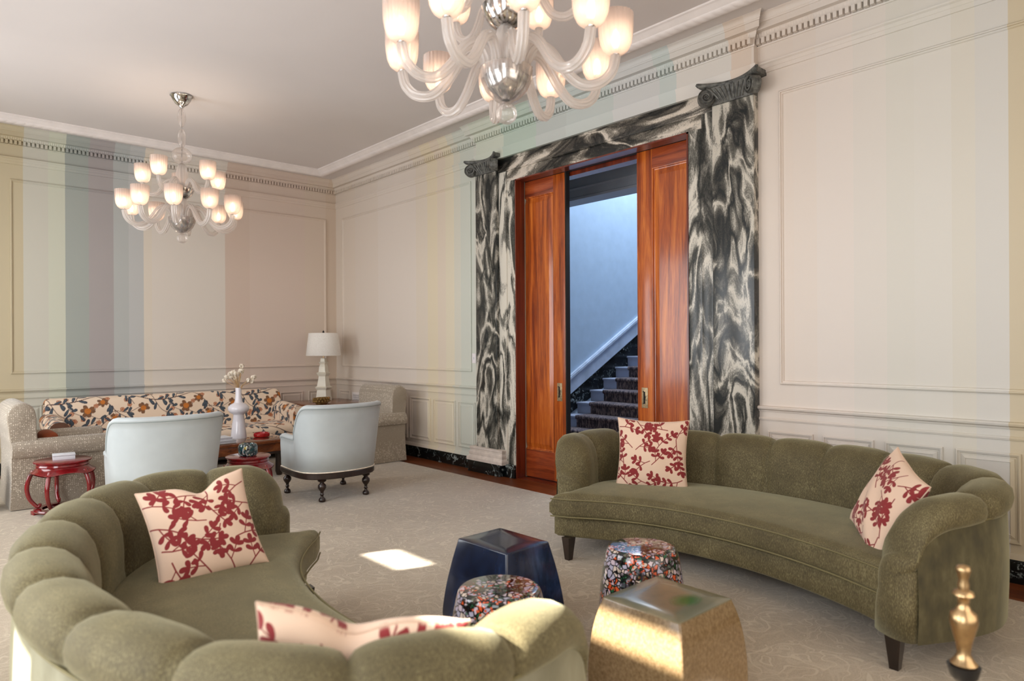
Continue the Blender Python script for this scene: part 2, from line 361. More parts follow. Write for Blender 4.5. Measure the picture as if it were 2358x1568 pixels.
def sm(pts, per=8, closed=False):
    """Catmull-Rom through points"""
    P = [np.array(p, float) for p in pts]; n = len(P); out = []
    for i in range(n if closed else n - 1):
        p1, p2 = P[i], P[(i + 1) % n]
        p0 = P[i - 1] if (closed or i > 0) else 2 * p1 - p2
        p3 = P[(i + 2) % n] if (closed or i < n - 2) else 2 * p2 - p1
        for k in range(per):
            t_ = k / per
            out.append(0.5 * ((2 * p1) + (-p0 + p2) * t_ + (2 * p0 - 5 * p1 + 4 * p2 - p3) * t_ ** 2 + (-p0 + 3 * p1 - 3 * p2 + p3) * t_ ** 3))
    if not closed: out.append(P[-1])
    return out
def resample(pts, n):
    P = np.array(pts); d = np.r_[0, np.cumsum(np.linalg.norm(np.diff(P, axis=0), axis=1))]
    t_ = np.linspace(0, d[-1], n)
    return np.stack([np.interp(t_, d, P[:, k]) for k in range(P.shape[1])], 1), d[-1]

def tag(o, label=None, cat=None, group=None, kind=None):
    if label: o['label'] = label
    if cat: o['category'] = cat
    if group: o['group'] = group
    if kind: o['kind'] = kind
    return o
def thing(name, label, cat, loc=(0, 0, 0), rz=0.0, group=None):
    o = bpy.data.objects.new(name, None); C.objects.link(o); o.empty_display_size = 0.1
    o.location = loc; o.rotation_euler = (0, 0, rz)
    return tag(o, label, cat, group)
def struct(o, label=None): return tag(o, label, kind='structure')
def kids(o): return [c for c in bpy.data.objects if c.parent == o]
def copy_tree(o, parent=None):
    c = o.copy(); C.objects.link(c)
    if parent: c.parent = parent
    for ch in kids(o): copy_tree(ch, c)
    return c

# ------------------------------------------------------------------ the room shell
OY0, OY1, OZ = 3.41, 5.67, 3.36          # doorway in the right wall
TW = 0.30
b = MB(); b.box(XR, XR + TW, YB, OY0, 0, 6.0); b.box(XR, XR + TW, OY1, YF + 0.2, 0, 6.0); b.box(XR, XR + TW, OY0, OY1, OZ, 6.0)
struct(b.build('wall_right', M_right, smooth=False), 'cream wall with faint vertical pastel stripes around the marble doorway')
b = MB(); b.box(XL - 0.3, XR, YF, YF + 0.2, 0, ZC)
struct(b.build('wall_far', M_far, smooth=False), 'far wall painted in soft vertical pastel stripes')
b = MB(); b.box(XL - 0.3, XR + TW, YB - 0.2, YB, 0, ZC)
struct(b.build('wall_back', M_plainwall, smooth=False))
b = MB()
ys = [YB] + [q for ab in WINS for q in ab] + [YF]
for i in range(0, len(ys), 2): b.box(XL - 0.3, XL, ys[i], ys[i + 1], 0, ZC)
for a, c in WINS: b.box(XL - 0.3, XL, a, c, 0, WZ0); b.box(XL - 0.3, XL, a, c, WZ1, ZC)
struct(b.build('wall_left', M_plainwall, smooth=False))
struct(MB().box(XL - 0.3, XR + TW, YB - 0.2, YF + 0.2, -0.1, 0).build('floor', M_floor, smooth=False), 'dark reddish polished hardwood floor border')
struct(MB().box(XL - 0.3, XR, YB - 0.2, YF + 0.2, ZC, ZC + 0.15).build('ceiling', M_ceil, smooth=False), 'plain pale grey plaster ceiling')
# windows (outside the frame): frame bars and an added unseen mask whose gaps shape the sun patches
GAPS = {1: [(2.30, 2.57)], 2: [(2.44, 2.60)], 0: [], 3: []}
for i, (a, c) in enumerate(WINS):
    b = MB(); x0, x1 = XL - 0.14, XL - 0.09
    for y in (a + 0.03, c - 0.03): b.box(x0, x1, y - 0.03, y + 0.03, WZ0, WZ1)
    for z in (WZ0 + 0.03, WZ1 - 0.03): b.box(x0, x1, a, c, z - 0.03, z + 0.03)
    wo = struct(b.build('window_%d' % (i + 1), M_white, smooth=False))
    b = MB(); z = WZ0
    segs = [(WZ0, WZ1, a, c)]
    if i == 1: segs = [(WZ0, 1.28, a, c), (1.28, 1.5, a, 2.62), (1.5, 2.18, a, c), (2.18, 2.48, 2.15, c), (2.48, 2.61, a, 2.15), (2.61, WZ1, a, c)]
    if i == 2: segs = [(WZ0, 2.44, a, c), (2.44, 2.60, a, 4.88), (2.44, 2.60, 5.34, c), (2.60, WZ1, a, c)]
    for q0, q1, r0, r1 in segs: b.box(XL - 0.07, XL - 0.06, r0, r1, q0, q1)
    b.build('blind', M_paper, wo, smooth=False)
# carpet
tag(MB().box(XL + 0.35, 4.78, YB + 0.3, 9.6, 0.0, 0.014, 0.005).build('area_rug', M_carpet), 'large warm grey carpet with a tone-on-tone scrolling leaf pattern', 'rug')

# ---- wall coordinates: (s along wall, p out of the wall, z)
def WRm(s, p, z): return (XR - p, s, z)
def WFm(s, p, z): return (s, YF - p, z)
def run(mb, W, s0, s1, prof, m0=0, m1=0, base=0.0):
    """prism of an open profile [(p,z)]; ends shift by m*p (mitres)"""
    v = [W(s0 + m0 * p, p + base, z) for p, z in prof] + [W(s1 + m1 * p, p + base, z) for p, z in prof]
    n = len(prof); f = [(i, i + 1, n + i + 1, n + i) for i in range(n - 1)]
    f += [tuple(range(n))[::-1], tuple(range(n, 2 * n))]
    mb.add(v, f)
def frame(mb, W, s0, s1, z0, z1, prof):
    """rectangular mitred moulding: profile [(inset, projection)]"""
    v = []; f = []; n = len(prof)
    for (cs, cz, ds, dz) in ((s0, z0, 1, 1), (s1, z0, -1, 1), (s1, z1, -1, -1), (s0, z1, 1, -1)):
        v += [W(cs + ds * i, p, cz + dz * i) for i, p in prof]
    for k in range(4):
        k2 = (k + 1) % 4
        f += [(k * n + i, k2 * n + i, k2 * n + i + 1, k * n + i + 1) for i in range(n - 1)]
    mb.add(v, f)
BIGP = [(0, 0), (0, 0.016), (0.008, 0.022), (0.016, 0.022), (0.017, 0.011), (0.026, 0.010), (0.032, 0)]
WP = [(0, 0), (0, 0.013), (0.006, 0.018), (0.012, 0.018), (0.013, 0.007), (0.022, 0.006), (0.026, 0.0005)]
def raised(mb, W, s0, s1, z0, z1):
    frame(mb, W, s0, s1, z0, z1, WP)
    d = 0.034
    frame(mb, W, s0 + d, s1 - d, z0 + d, z1 - d, [(0, 0.001), (0.001, 0.007), (0.022, 0.015), (0.024, 0.009)])
    v = [W(s, 0.009, z) for s, z in ((s0 + d + .024, z0 + d + .024), (s1 - d - .024, z0 + d + .024), (s1 - d - .024, z1 - d - .024), (s0 + d + .024, z1 - d - .024))]
    mb.add(v, [(0, 1, 2, 3)])
RAIL = [(0, 0.955), (0.012, 0.957), (0.016, 0.968), (0.034, 0.978), (0.038, 0.990), (0.030, 1.000), (0, 1.002)]
RAIL2 = [(0, 0.884), (0.010, 0.886), (0.014, 0.898), (0.006, 0.908), (0, 0.910)]
FRZ = [(0, 3.668), (0.010, 3.670), (0.012, 3.700), (0.016, 3.703), (0.018, 3.728), (0.030, 3.738), (0.032, 3.748), (0, 3.750)]
CORN = [(0, 3.885), (0.010, 3.888), (0.013, 3.897), (0.004, 3.899), (0.004, 3.944), (0.030, 3.948)]
CORN2 = [(0.030, 3.984), (0.052, 3.986), (0.100, 3.986), (0.100, 4.034), (0.108, 4.036), (0.110, 4.046), (0.114, 4.050), (0.118, 4.068), (0.132, 4.086), (0.138, 4.090), (0.138, 4.10)]
BCAP = [(0, 0.186), (0.010, 0.184), (0.016, 0.170), (0.018, 0.152), (0.020, 0.146), (0, 0.146)]
BASE = [(0, 0), (0.022, 0), (0.022, 0.138), (0.018, 0.146), (0, 0.146)]
PIL0, PIL1 = 2.765, 6.315                # portal limits along the right wall
def ovolo(mb, W, s0, s1, m0=0, m1=0, base=0.0):
    n = int((s1 - s0) / 0.0055)
    def fn(u, v):
        s = s0 + (s1 - s0) * u
        k = 0.5 + 0.5 * math.cos(2 * PI * (s / 0.022))
        p = 0.030 + 0.020 * math.sin(v * PI / 2) + 0.006 * k * math.sin(PI * v)
        return W(s + ((m0 * p) if u == 0 else (m1 * p) if u == 1 else 0), p + base, 3.948 + 0.038 * v)
    mb.grid(fn, n, 5)
def dentils(mb, W, s0, s1, base=0.0):
    n = int((s1 - s0) / 0.043)
    for i in range(n):
        s = s0 + (s1 - s0) * (i + 0.5) / n
        q = [W(s + d, p + base, z) for d in (-.0130, .0130) for p in (0.004, 0.046) for z in (3.902, 3.946)]
        mb.add(q, [(0, 1, 3, 2), (4, 6, 7, 5), (0, 4, 5, 1), (2, 3, 7, 6), (0, 2, 6, 4), (1, 5, 7, 3)])
PB = 0.065
def entab(W, segs, name, mat, label):
    b = MB()
    for s0, s1, m0, m1, base in segs:
        for pr in (CORN, CORN2): run(b, W, s0, s1, pr, m0, m1, base)
        ovolo(b, W, s0, s1, m0, m1, base); dentils(b, W, s0 + (0.03 if m0 > 0 else 0), s1 - (0.03 if m1 < 0 else 0), base)
        if base == 0: run(b, W, s0, s1, FRZ, m0, m1, base)
        else:
            v = [W(s, p, z) for s in (s0, s1) for p in (0.0, base) for z in (3.632, ZC)]
            b.add(v, [(0, 1, 3, 2), (4, 6, 7, 5), (0, 4, 5, 1), (2, 3, 7, 6), (0, 2, 6, 4), (1, 5, 7, 3)])
            run(b, W, s0, s1, [(0, 3.632), (0.006, 3.632), (0.008, 3.690), (0.016, 3.72), (0.024, 3.742), (0, 3.748)], m0, m1, base)
    return struct(b.build(name, mat, smooth=True, angle=30), label)
entab(WRm, [(YB, PIL0, 0, 0, 0), (PIL1, YF, 0, -1, 0), (PIL0, PIL1, -1, 1, PB)], 'trim_1', M_right, 'dentilled cornice and frieze moulding along the right wall')
entab(WFm, [(XL, XR, 0, -1, 0)], 'trim_2', M_far, 'dentilled cornice and frieze moulding along the striped far wall')
# chair rails and wall panels
b = MB()
for s0, s1, m1 in ((YB, PIL0, 0), (PIL1, YF, -1)):
    for pr in (RAIL, RAIL2, BCAP): run(b, WRm, s0, s1, pr, 0, m1)
frame(b, WRm, -1.1, 2.586, 1.177, 3.490, BIGP); frame(b, WRm, 6.487, 9.73, 1.177, 3.490, BIGP)
for s0, s1 in ((2.33, 2.69), (1.895, 2.255), (1.462, 1.82), (1.034, 1.388), (0.60, 0.955), (0.16, 0.52), (6.425, 6.755), (6.82, 7.285), (7.36, 7.83), (7.90, 8.37), (8.44, 8.91), (9.50, 9.835)):
    raised(b, WRm, s0, s1, 0.24, 0.805)
struct(b.build('trim_3', M_right, smooth=True, angle=25), 'chair rail and raised wainscot panels on the right wall')
b = MB()
for pr in (RAIL, RAIL2, BCAP): run(b, WFm, XL, XR, pr, 0, -1)
frame(b, WFm, 0.971, 5.001, 1.185, 3.490, BIGP); frame(b, WFm, -0.7, 0.80, 1.185, 3.490, BIGP)
for k in range(9):
    s1 = 1.279 + (k - 4) * 0.475
for s0, s1 in ((-0.6, -0.2), (-0.12, 0.34), (0.42, 0.84), (0.92, 1.279), (1.36, 1.8), (1.87, 2.31), (2.38, 2.82), (2.89, 3.33), (3.40, 3.83), (3.86, 4.17), (4.246, 4.604), (4.696, 5.082)):
    raised(b, WFm, s0, s1, 0.24, 0.806)
struct(b.build('trim_4', M_far, smooth=True, angle=25), 'chair rail and raised wainscot panels on the far wall')
b = MB(); run(b, WRm, YB, PIL0, BASE); run(b, WRm, PIL1, YF, BASE, 0, -1)
struct(b.build('baseboard_right', M_marble_d, smooth=False), 'black veined marble skirting along the right wall')
b = MB(); run(b, WFm, XL, XR, BASE, 0, -1)
struct(b.build('baseboard_far', M_marble_d, smooth=False), 'black veined marble skirting along the far wall')
# white plaster band with a leaf roll, mounted on the ceiling
def band(mb, P, u0, u1, mit0, mit1):
    """P(s, off, z); off is the distance from the wall"""
    pr = [(0.60, ZC), (0.60, ZC - 0.012), (0.592, ZC - 0.018), (0.582, ZC - 0.020), (0.570, ZC - 0.030), (0.548, ZC - 0.046), (0.542, ZC - 0.050)]
    v = [P(u0 + mit0 * o, o, z) for o, z in pr] + [P(u1 + mit1 * o, o, z) for o, z in pr]
    n = len(pr); mb.add(v, [(i, i + 1, n + i + 1, n + i) for i in range(n - 1)])
    nn = int((u1 - u0) / 0.008)
    def fn(u, v):
        a = v * PI
        o0 = 0.487 + 0.055 * math.cos(a)
        s = (u0 + mit0 * o0) + ((u1 + mit1 * o0) - (u0 + mit0 * o0)) * u
        leaf = abs(math.sin(PI * (s / 0.085 + v * 1.3))) ** 0.6; fine = 0.5 + 0.5 * math.sin(2 * PI * (s / 0.021 + v * 3.0))
        r = 1.0 + (0.16 * leaf + 0.05 * fine - 0.1) * math.sin(a)
        return P(s, 0.487 + 0.055 * r * math.cos(a), ZC - 0.042 - 0.034 * r * math.sin(a))
    mb.grid(fn, nn, 12)
    v = [P(u0 + mit0 * o, o, z) for o, z in ((0.432, ZC - .042), (0.428, ZC))] + [P(u1 + mit1 * o, o, z) for o, z in ((0.432, ZC - .042), (0.428, ZC))]
    mb.add(v, [(0, 1, 3, 2)])
b = MB()
band(b, lambda s, o, z: (XR - o, s, z), YB, YF, 1, -1)
band(b, lambda s, o, z: (s, YF - o, z), XL, XR, 1, -1)
band(b, lambda s, o, z: (XL + o, s, z), YB, YF, 1, -1)
struct(b.build('trim_5', M_white, smooth=True, angle=50), 'white plaster leaf moulding running round the ceiling')

# ------------------------------------------------------------------ marble portal
por = bpy.data.objects.new('trim_6', None); C.objects.link(por); struct(por, 'green-black veined marble doorway surround with two ionic pilasters')
YC0 = (OY0 + OY1) / 2
def pilaster(side):
    # side +1 = far pilaster (left in the picture), -1 = near pilaster
    ya, yb = sorted((YC0 + side * 1.40, YC0 + side * 1.775))
    sh = MB().box(XR - 0.075, XR, ya, yb, 0.30, 3.50, 0.003)
    sh.build('pilaster_shaft', M_marble, por, angle=30)
    ya2, yb2 = sorted((YC0 + side * 1.31, YC0 + side * 1.885))
    MB().box(XR - 0.125, XR, ya2, yb2, 0, 0.135, 0.004).build('pilaster_plinth', M_marble_d, por, angle=30)
    # stepped limestone base
    b = MB(); prof = [(0.125, 0.135), (0.125, 0.168), (0.118, 0.180), (0.105, 0.190), (0.100, 0.20), (0.104, 0.212), (0.104, 0.232), (0.092, 0.245), (0.092, 0.268), (0.10, 0.275), (0.10, 0.292), (0.078, 0.30)]
    rings = []
    for p, z in prof:
        e = p - 0.1 + 0.02
        rings.append([(XR, ya - 0.09 - e, z), (XR - p, ya - 0.09 - e + 0.0, z), (XR - p, yb + 0.09 + e, z), (XR, yb + 0.09 + e, z)])
    v = [q for r in rings for q in r]; f = []
    for j in range(len(rings) - 1):
        for k in range(3): f.append((4 * j + k, 4 * j + k + 1, 4 * j + k + 5, 4 * j + k + 4))
    f += [(0, 1, 2, 3), tuple(4 * (len(rings) - 1) + k for k in range(4))]
    b.add(v, f); b.build('pilaster_base', M_rose, por, smooth=False)
    # ionic capital: abacus with curved sides, two diagonal volutes, leaf carving
    ym = (ya + yb) / 2; hw = 0.215
    b = MB()
    def ab(u, v):     # abacus front edge is concave, corners thrown forward
        s = -1 + 2 * u
        p = 0.085 + 0.095 * abs(s) ** 2.0
        prof = [(0.0, 0.0), (p - 0.02, 0.0), (p, 0.012), (p + 0.006, 0.026), (p, 0.040), (0.0, 0.042)]
        k = v * 5; i = min(4, int(k)); fr = k - i
        q = [prof[i][0] * (1 - fr) + prof[i + 1][0] * fr, prof[i][1] * (1 - fr) + prof[i + 1][1] * fr]
        sag = 0.018 * (abs(s) ** 2)
        return (XR - q[0], ym + s * (hw + 0.045), 3.632 + q[1] + sag * 0.8)
    b.grid(ab, 25, 11)
    for sg in (-1, 1):
        b.add([ab(0 if sg < 0 else 1, k / 10) for k in range(11)], [tuple(range(11))])
        b.tube([(XR - 0.12, ym + sg * (hw + 0.01), 3.655), (XR - 0.165, ym + sg * (hw + 0.045), 3.668), (XR - 0.18, ym + sg * (hw + 0.06), 3.68)], [0.012, 0.018, 0.010], 10)
    # echinus block
    b.grid(lambda u, v: (XR - (0.078 + 0.05 * math.sin(v * PI / 2)) , ym - hw + 0.03 + 2 * (hw - 0.03) * u, 3.50 + 0.135 * v), 9, 7)
    b.box(XR - 0.085, XR, ym - hw + 0.03, ym + hw - 0.03, 3.50, 3.635)
    # leaf fans on the echinus
    for k in range(9):
        a = -1 + 2 * k / 8
        y = ym + a * 0.13
        b.tube([(XR - 0.088, y * 0.75 + ym * 0.25, 3.515), (XR - 0.118, y, 3.57), (XR - 0.135, ym + a * 0.17, 3.62)], [0.006, 0.012, 0.006], 6)
    b.build('capital', M_cap, por, angle=50)
    for sg in (-1, 1):
        b = MB(); R0 = 0.070
        cx, cy, cz = XR - 0.105, ym + sg * (hw - 0.005), 3.545
        ax = Vector((-0.8, sg * 0.6, 0)).normalized()       # disc axis, thrown out diagonally
        # facing the room: disc plane spanned by e1 and z
        e1 = Vector((sg * 0.35 * -1, -1 * sg, 0)).normalized() * -1
        nrm = Vector((-0.80, -0.60 * sg, 0))
        nrm = nrm.normalized(); e1 = Vector((0, 0, 1)).cross(nrm).normalized()
        c0 = Vector((XR - 0.135, ym + sg * 0.205, 3.562))
        # core disc
        ring = []
        for r, h in ((R0 * 0.97, -0.05), (R0, -0.03), (R0, 0.018), (R0 * 0.93, 0.028), (R0 * 0.85, 0.014), (0.0005, 0.012)):
            ring.append([c0 + e1 * (r * math.cos(2 * PI * i / 36)) + Vector((0, 0, 1)) * (r * math.sin(2 * PI * i / 36)) + nrm * h for i in range(36)])
        v = [q for r in ring for q in r]; f = [(j * 36 + i, j * 36 + (i + 1) % 36, (j + 1) * 36 + (i + 1) % 36, (j + 1) * 36 + i) for j in range(5) for i in range(36)]
        f.append(tuple(range(36))); b.add(v, f)
        pts = []
        for k in range(70):
            th = k / 69 * 2 * PI * 2.6; r = R0 * 0.92 * math.exp(-0.135 * th)
            pts.append(c0 + e1 * (sg * r * math.cos(th + PI / 2) * -1) + Vector((0, 0, 1)) * (r * math.sin(th + PI / 2)) + nrm * 0.018)
        b.tube([q + nrm * .008 for q in pts], [0.0095 * (0.4 + 0.6 * (1 - k / 69)) for k in range(70)], 8)
        b.lathe([(0.001, 0), (0.012, 0.002), (0.012, 0.004)], 8)  # tiny boss kept at origin of part removed below
        b.v = b.v[:-24]; b.f = b.f[:-(2 * 8 + 2)]
        b.build('volute', M_cap, por, angle=50)
for sd in (1, -1): pilaster(sd)
for side in (1, -1):      # flat surround between pilaster and opening
    for (q0, q1, p) in ((1.13, 1.27, 0.022), (1.27, 1.40, 0.034)):
        ya, yb = sorted((YC0 + side * q0, YC0 + side * q1))
        MB().box(XR - p, XR, ya, yb, 0.0, 3.36 if q0 < 1.2 else 3.632, 0.002).build('surround_slab', M_marble_t, por, angle=30)
    ya, yb = sorted((YC0 + side * 1.13, YC0 + side * 1.31))
    MB().box(XR - 0.06, XR, ya, yb, 0, 0.145, 0.003).build('surround_plinth', M_marble_d, por, angle=30)
b = MB(); b.box(XR - 0.022, XR, YC0 - 1.27, YC0 + 1.27, 3.36, 3.48, 0.002); b.box(XR - 0.040, XR, YC0 - 1.45, YC0 + 1.45, 3.475, 3.632, 0.003)
b.build('lintel', M_marble_h, por, angle=30)
# wooden reveal of the doorway
b = MB()
for ya, yb in ((OY0, OY0 + 0.015), (OY1 - 0.015, OY1)): b.box(XR - 0.028, XR + 0.105, ya, yb, 0, OZ)
b.box(XR - 0.028, XR + 0.105, OY0, OY1, OZ - 0.015, OZ)
for ya, yb in ((OY0, OY0 + 0.02), (OY1 - 0.02, OY1)): b.box(XR + 0.19, XR + TW + 0.02, ya, yb, 0, OZ)
b.box(XR + 0.19, XR + TW + 0.02, OY0, OY1, OZ - 0.05, OZ)
b.build('door_jamb', M_jamb, por, smooth=False)
MB().box(XR + 0.125, XR + 0.17, OY0, OY1, OZ - 0.012, OZ - 0.002).build('sliding_track', M_black, por, smooth=False)
struct(MB().box(XR, XR + TW, OY0, OY1, -0.002, 0.004).build('trim_7', M_jamb, smooth=False), 'wooden threshold of the doorway')
# sliding door leaves
DX = XR + 0.125
def leaf(name, y0, y1, ymeet, hy, label):
    r = bpy.data.objects.new(name, None); C.objects.link(r); struct(r, label)
    z1 = OZ - 0.014; st = 0.178; d = 0.045
    b = MB()
    for a, c in ((y0, y0 + st), (y1 - st, y1)): b.box(DX, DX + d, a, c, 0.012, z1, 0.002)
    b.build('stile', M_door, r, angle=30)
    b = MB(); b.box(DX, DX + d, y0 + st, y1 - st, 0.012, 0.32, 0.002); b.box(DX, DX + d, y0 + st, y1 - st, z1 - 0.18, z1, 0.002)
    b.build('rail', M_door_h, r, angle=30)
    b = MB(); s0, s1, q0, q1 = y0 + st, y1 - st, 0.32, z1 - 0.18
    W2 = lambda s, p, z: (DX - p, s, z)
    frame(b, W2, s0, s1, q0, q1, [(0, 0.0), (0.008, -0.003), (0.012, -0.016), (0.02, -0.018), (0.075, -0.006)])
    b.add([W2(s, -0.006, z) for s, z in ((s0 + .075, q0 + .075), (s1 - .075, q0 + .075), (s1 - .075, q1 - .075), (s0 + .075, q1 - .075))], [(0, 1, 2, 3)])
    b.box(DX + 0.020, DX + d, s0, s1, q0, q1)
    b.build('door_panel', M_door, r, smooth=False)
    h = MB().box(DX - 0.006, DX + 0.001, hy - 0.036, hy + 0.036, 0.89, 1.085, 0.002).build('flush_pull', M_plate, r, angle=30)
    hb = MB()
    hb.grid(lambda u, v: (DX - 0.0068, hy + 0.012 + (0.010 * v) * math.cos(2 * PI * u), 0.99 + (0.052 if math.sin(2 * PI * u) >= 0 else -0.052) + (0.010 * v) * math.sin(2 * PI * u)), 25, 2)
    hb.box(DX - 0.0072, DX - 0.006, hy - 0.006, hy + 0.014, 0.93, 1.045)
    hb.build('pull_recess', M_hole, h, smooth=False)
    kb = MB(); kb.tube([(DX - 0.008, hy - 0.014 + 0.008 * math.cos(a), 0.985 + 0.012 + 0.008 * math.sin(a)) for a in np.linspace(2.4, -1.4, 8)] + [(DX - 0.008, hy - 0.014 + 0.009 * math.cos(a), 0.985 - 0.008 + 0.010 * math.sin(a)) for a in np.linspace(1.4, -2.4, 8)], 0.0028, 5)
    kb.build('thumb_latch', M_hole, h)
    return r
leaf('door_1', 5.04, 6.10, 5.04, 5.13, 'left sliding mahogany door leaf with a brass flush pull')
leaf('door_2', 3.02, 4.085, 4.085, 4.00, 'right sliding mahogany door leaf with a brass flush pull')
b = MB()          # leaves slide in pockets: the stop bead at the meeting edge
b.box(DX - 0.004, DX + 0.052, 5.022, 5.04, 0.012, OZ - 0.014); b.build('meeting_edge', M_hole, bpy.data.objects['door_1'], smooth=False)
# light switch and grille
sw = thing('light_switch', 'small white light switch plate beside the left marble pilaster', 'light switch', (XR, 6.445, 1.34))
MB().box(-0.008, 0.0, -0.035, 0.035, -0.06, 0.06, 0.002).build('plate', M_plastic, sw)
MB().box(-0.013, -0.006, -0.006, 0.006, -0.014, 0.014, 0.001).build('toggle', M_paper, sw)
g = thing('vent_grille', 'white lattice air vent low on the right wall near the corner', 'vent', (XR, 9.12, 0.44))
b = MB(); frame(b, lambda s, p, z: (-p, s, z), -0.31, 0.31, 0, 0.35, [(0, 0), (0, 0.012), (0.03, 0.016), (0.035, 0.006)]); b.build('frame', M_white, g, smooth=False)
b = MB(); b.box(-0.003, -0.001, -0.28, 0.28, 0.03, 0.32); b.build('duct', M_hole, g, smooth=False)
b = MB()
for k in range(18): b.box(-0.012, -0.004, -0.28 + k * 0.033 - .006, -0.28 + k * 0.033 + .006, 0.03, 0.32)
for k in range(10): b.box(-0.010, -0.004, -0.28, 0.28, 0.03 + k * 0.032 - .005, 0.03 + k * 0.032 + .005)
b.build('lattice', M_white, g, smooth=False)

# ------------------------------------------------------------------ the hall and staircase beyond
HX, HY = 6.40, 6.85
struct(MB().box(XR + TW, 7.0, 1.5, HY, -0.1, 0).build('floor_hall', M_floor, smooth=False))
struct(MB().box(XR + TW, 11.5, HY, HY + 0.2, 0, 6.0).build('wall_stair', M_blue, smooth=False), 'pale blue plastered wall beside the staircase')
struct(MB().box(XR + TW, 11.5, 1.3, 1.5, 0, 6.0).build('wall_hall', M_blue, smooth=False))
struct(MB().box(11.5, 11.7, 1.3, HY + 0.2, 0, 6.0).build('wall_landing', M_blue, smooth=False))
b = MB(); b.box(HX, HX + 0.25, 1.5, HY, 3.33, 6.0); b.box(HX, HX + 0.25, 1.5, 3.6, 0, 3.33)
W3 = lambda s, p, z: (HX - p, s, z)
struct(b.build('wall_header', M_hallgrey, smooth=False), 'grey wall above the stair opening')
b = MB(); run(b, W3, 1.5, HY, [(0, 3.33), (0.03, 3.33), (0.03, 3.36), (0.012, 3.37), (0.012, 3.46), (0.03, 3.48), (0, 3.49)])
for k in range(100): b.box(HX - 0.04, HX, 1.6 + k * 0.052, 1.6 + k * 0.052 + 0.028, 3.72, 3.78)
run(b, W3, 1.5, HY, [(0, 3.78), (0.05, 3.785), (0.06, 3.82), (0.12, 3.825), (0.12, 3.87), (0.16, 3.93), (0, 3.95)])
struct(b.build('trim_8', M_hallgrey, smooth=False))
struct(MB().box(XR + TW, HX, 1.5, HY, ZC, ZC + 0.1).build('ceiling_hall', M_hallgrey, smooth=False))
struct(MB().box(HX, 11.7, 1.3, HY + 0.2, 6.0, 6.1).build('ceiling_stair', M_blue, smooth=False))
stc = thing('staircase', 'flight of pale painted stairs with a dark carpet runner seen through the doorway', 'stairs', (6.53, HY, 0))
RN, RS, SW = 0.295, 0.164, 2.6
for k in range(1, 17):
    x = (k - 1) * RN; z = k * RS
    b = MB(); b.box(x, x + RN + 0.02, -SW, -0.03, z - RS, z - 0.028); b.box(x - 0.03, x + RN + 0.02, -SW, -0.03, z - 0.03, z, 0.008)
    st_o = b.build('step', M_tread, stc, angle=30)
    b = MB(); y1 = -0.29
    pts = [(x - 0.006, z - RS + 0.004), (x - 0.006, z - 0.036), (x - 0.038, z - 0.03), (x - 0.042, z - 0.008), (x - 0.03, z + 0.012), (x, z + 0.014), (x + RN - 0.004, z + 0.014)]
    v = [(px_, y1, pz) for px_, pz in pts] + [(px_, -SW, pz) for px_, pz in pts]; n = len(pts)
    b.add(v, [(i, i + 1, n + i + 1, n + i) for i in range(n - 1)])
    v2 = [(px_ + 0.01, y, pz - 0.012) for y in (y1,) for px_, pz in pts]
    b.add([(p[0], y1, p[1]) for p in pts] + [(p[0] + 0.012, y1, p[1] - 0.012) for p in pts], [(i, i + 1, n + i + 1, n + i) for i in range(n - 1)])
    b.build('runner', M_runner, st_o, smooth=True, angle=60)
# wall string: black marble below a white sloping cap
L0, L1 = -0.35, 4.7
def slope(mb, z0, z1, y0, y1, x0=L0, x1=L1):
    s = RS / RN
    v = [(x, y, max(0, (x + 0.02) * s + zz)) for x in (x0, x1) for y in (y0, y1) for zz in (z0, z1)]
    mb.add(v, [(0, 1, 3, 2), (4, 6, 7, 5), (0, 4, 5, 1), (2, 3, 7, 6), (0, 2, 6, 4), (1, 5, 7, 3)])
b = MB(); slope(b, -0.3, 0.36, -0.03, -0.002); b.build('marble_string', M_marble_d, stc, smooth=False)
b = MB(); slope(b, 0.36, 0.56, -0.035, -0.002); slope(b, 0.56, 0.585, -0.05, -0.002); slope(b, 0.585, 0.62, -0.062, -0.002); slope(b, 0.62, 0.635, -0.045, -0.002)
b.build('string_cap', plain('stair_cap_paint', (178, 190, 208), 0.5), stc, smooth=False)

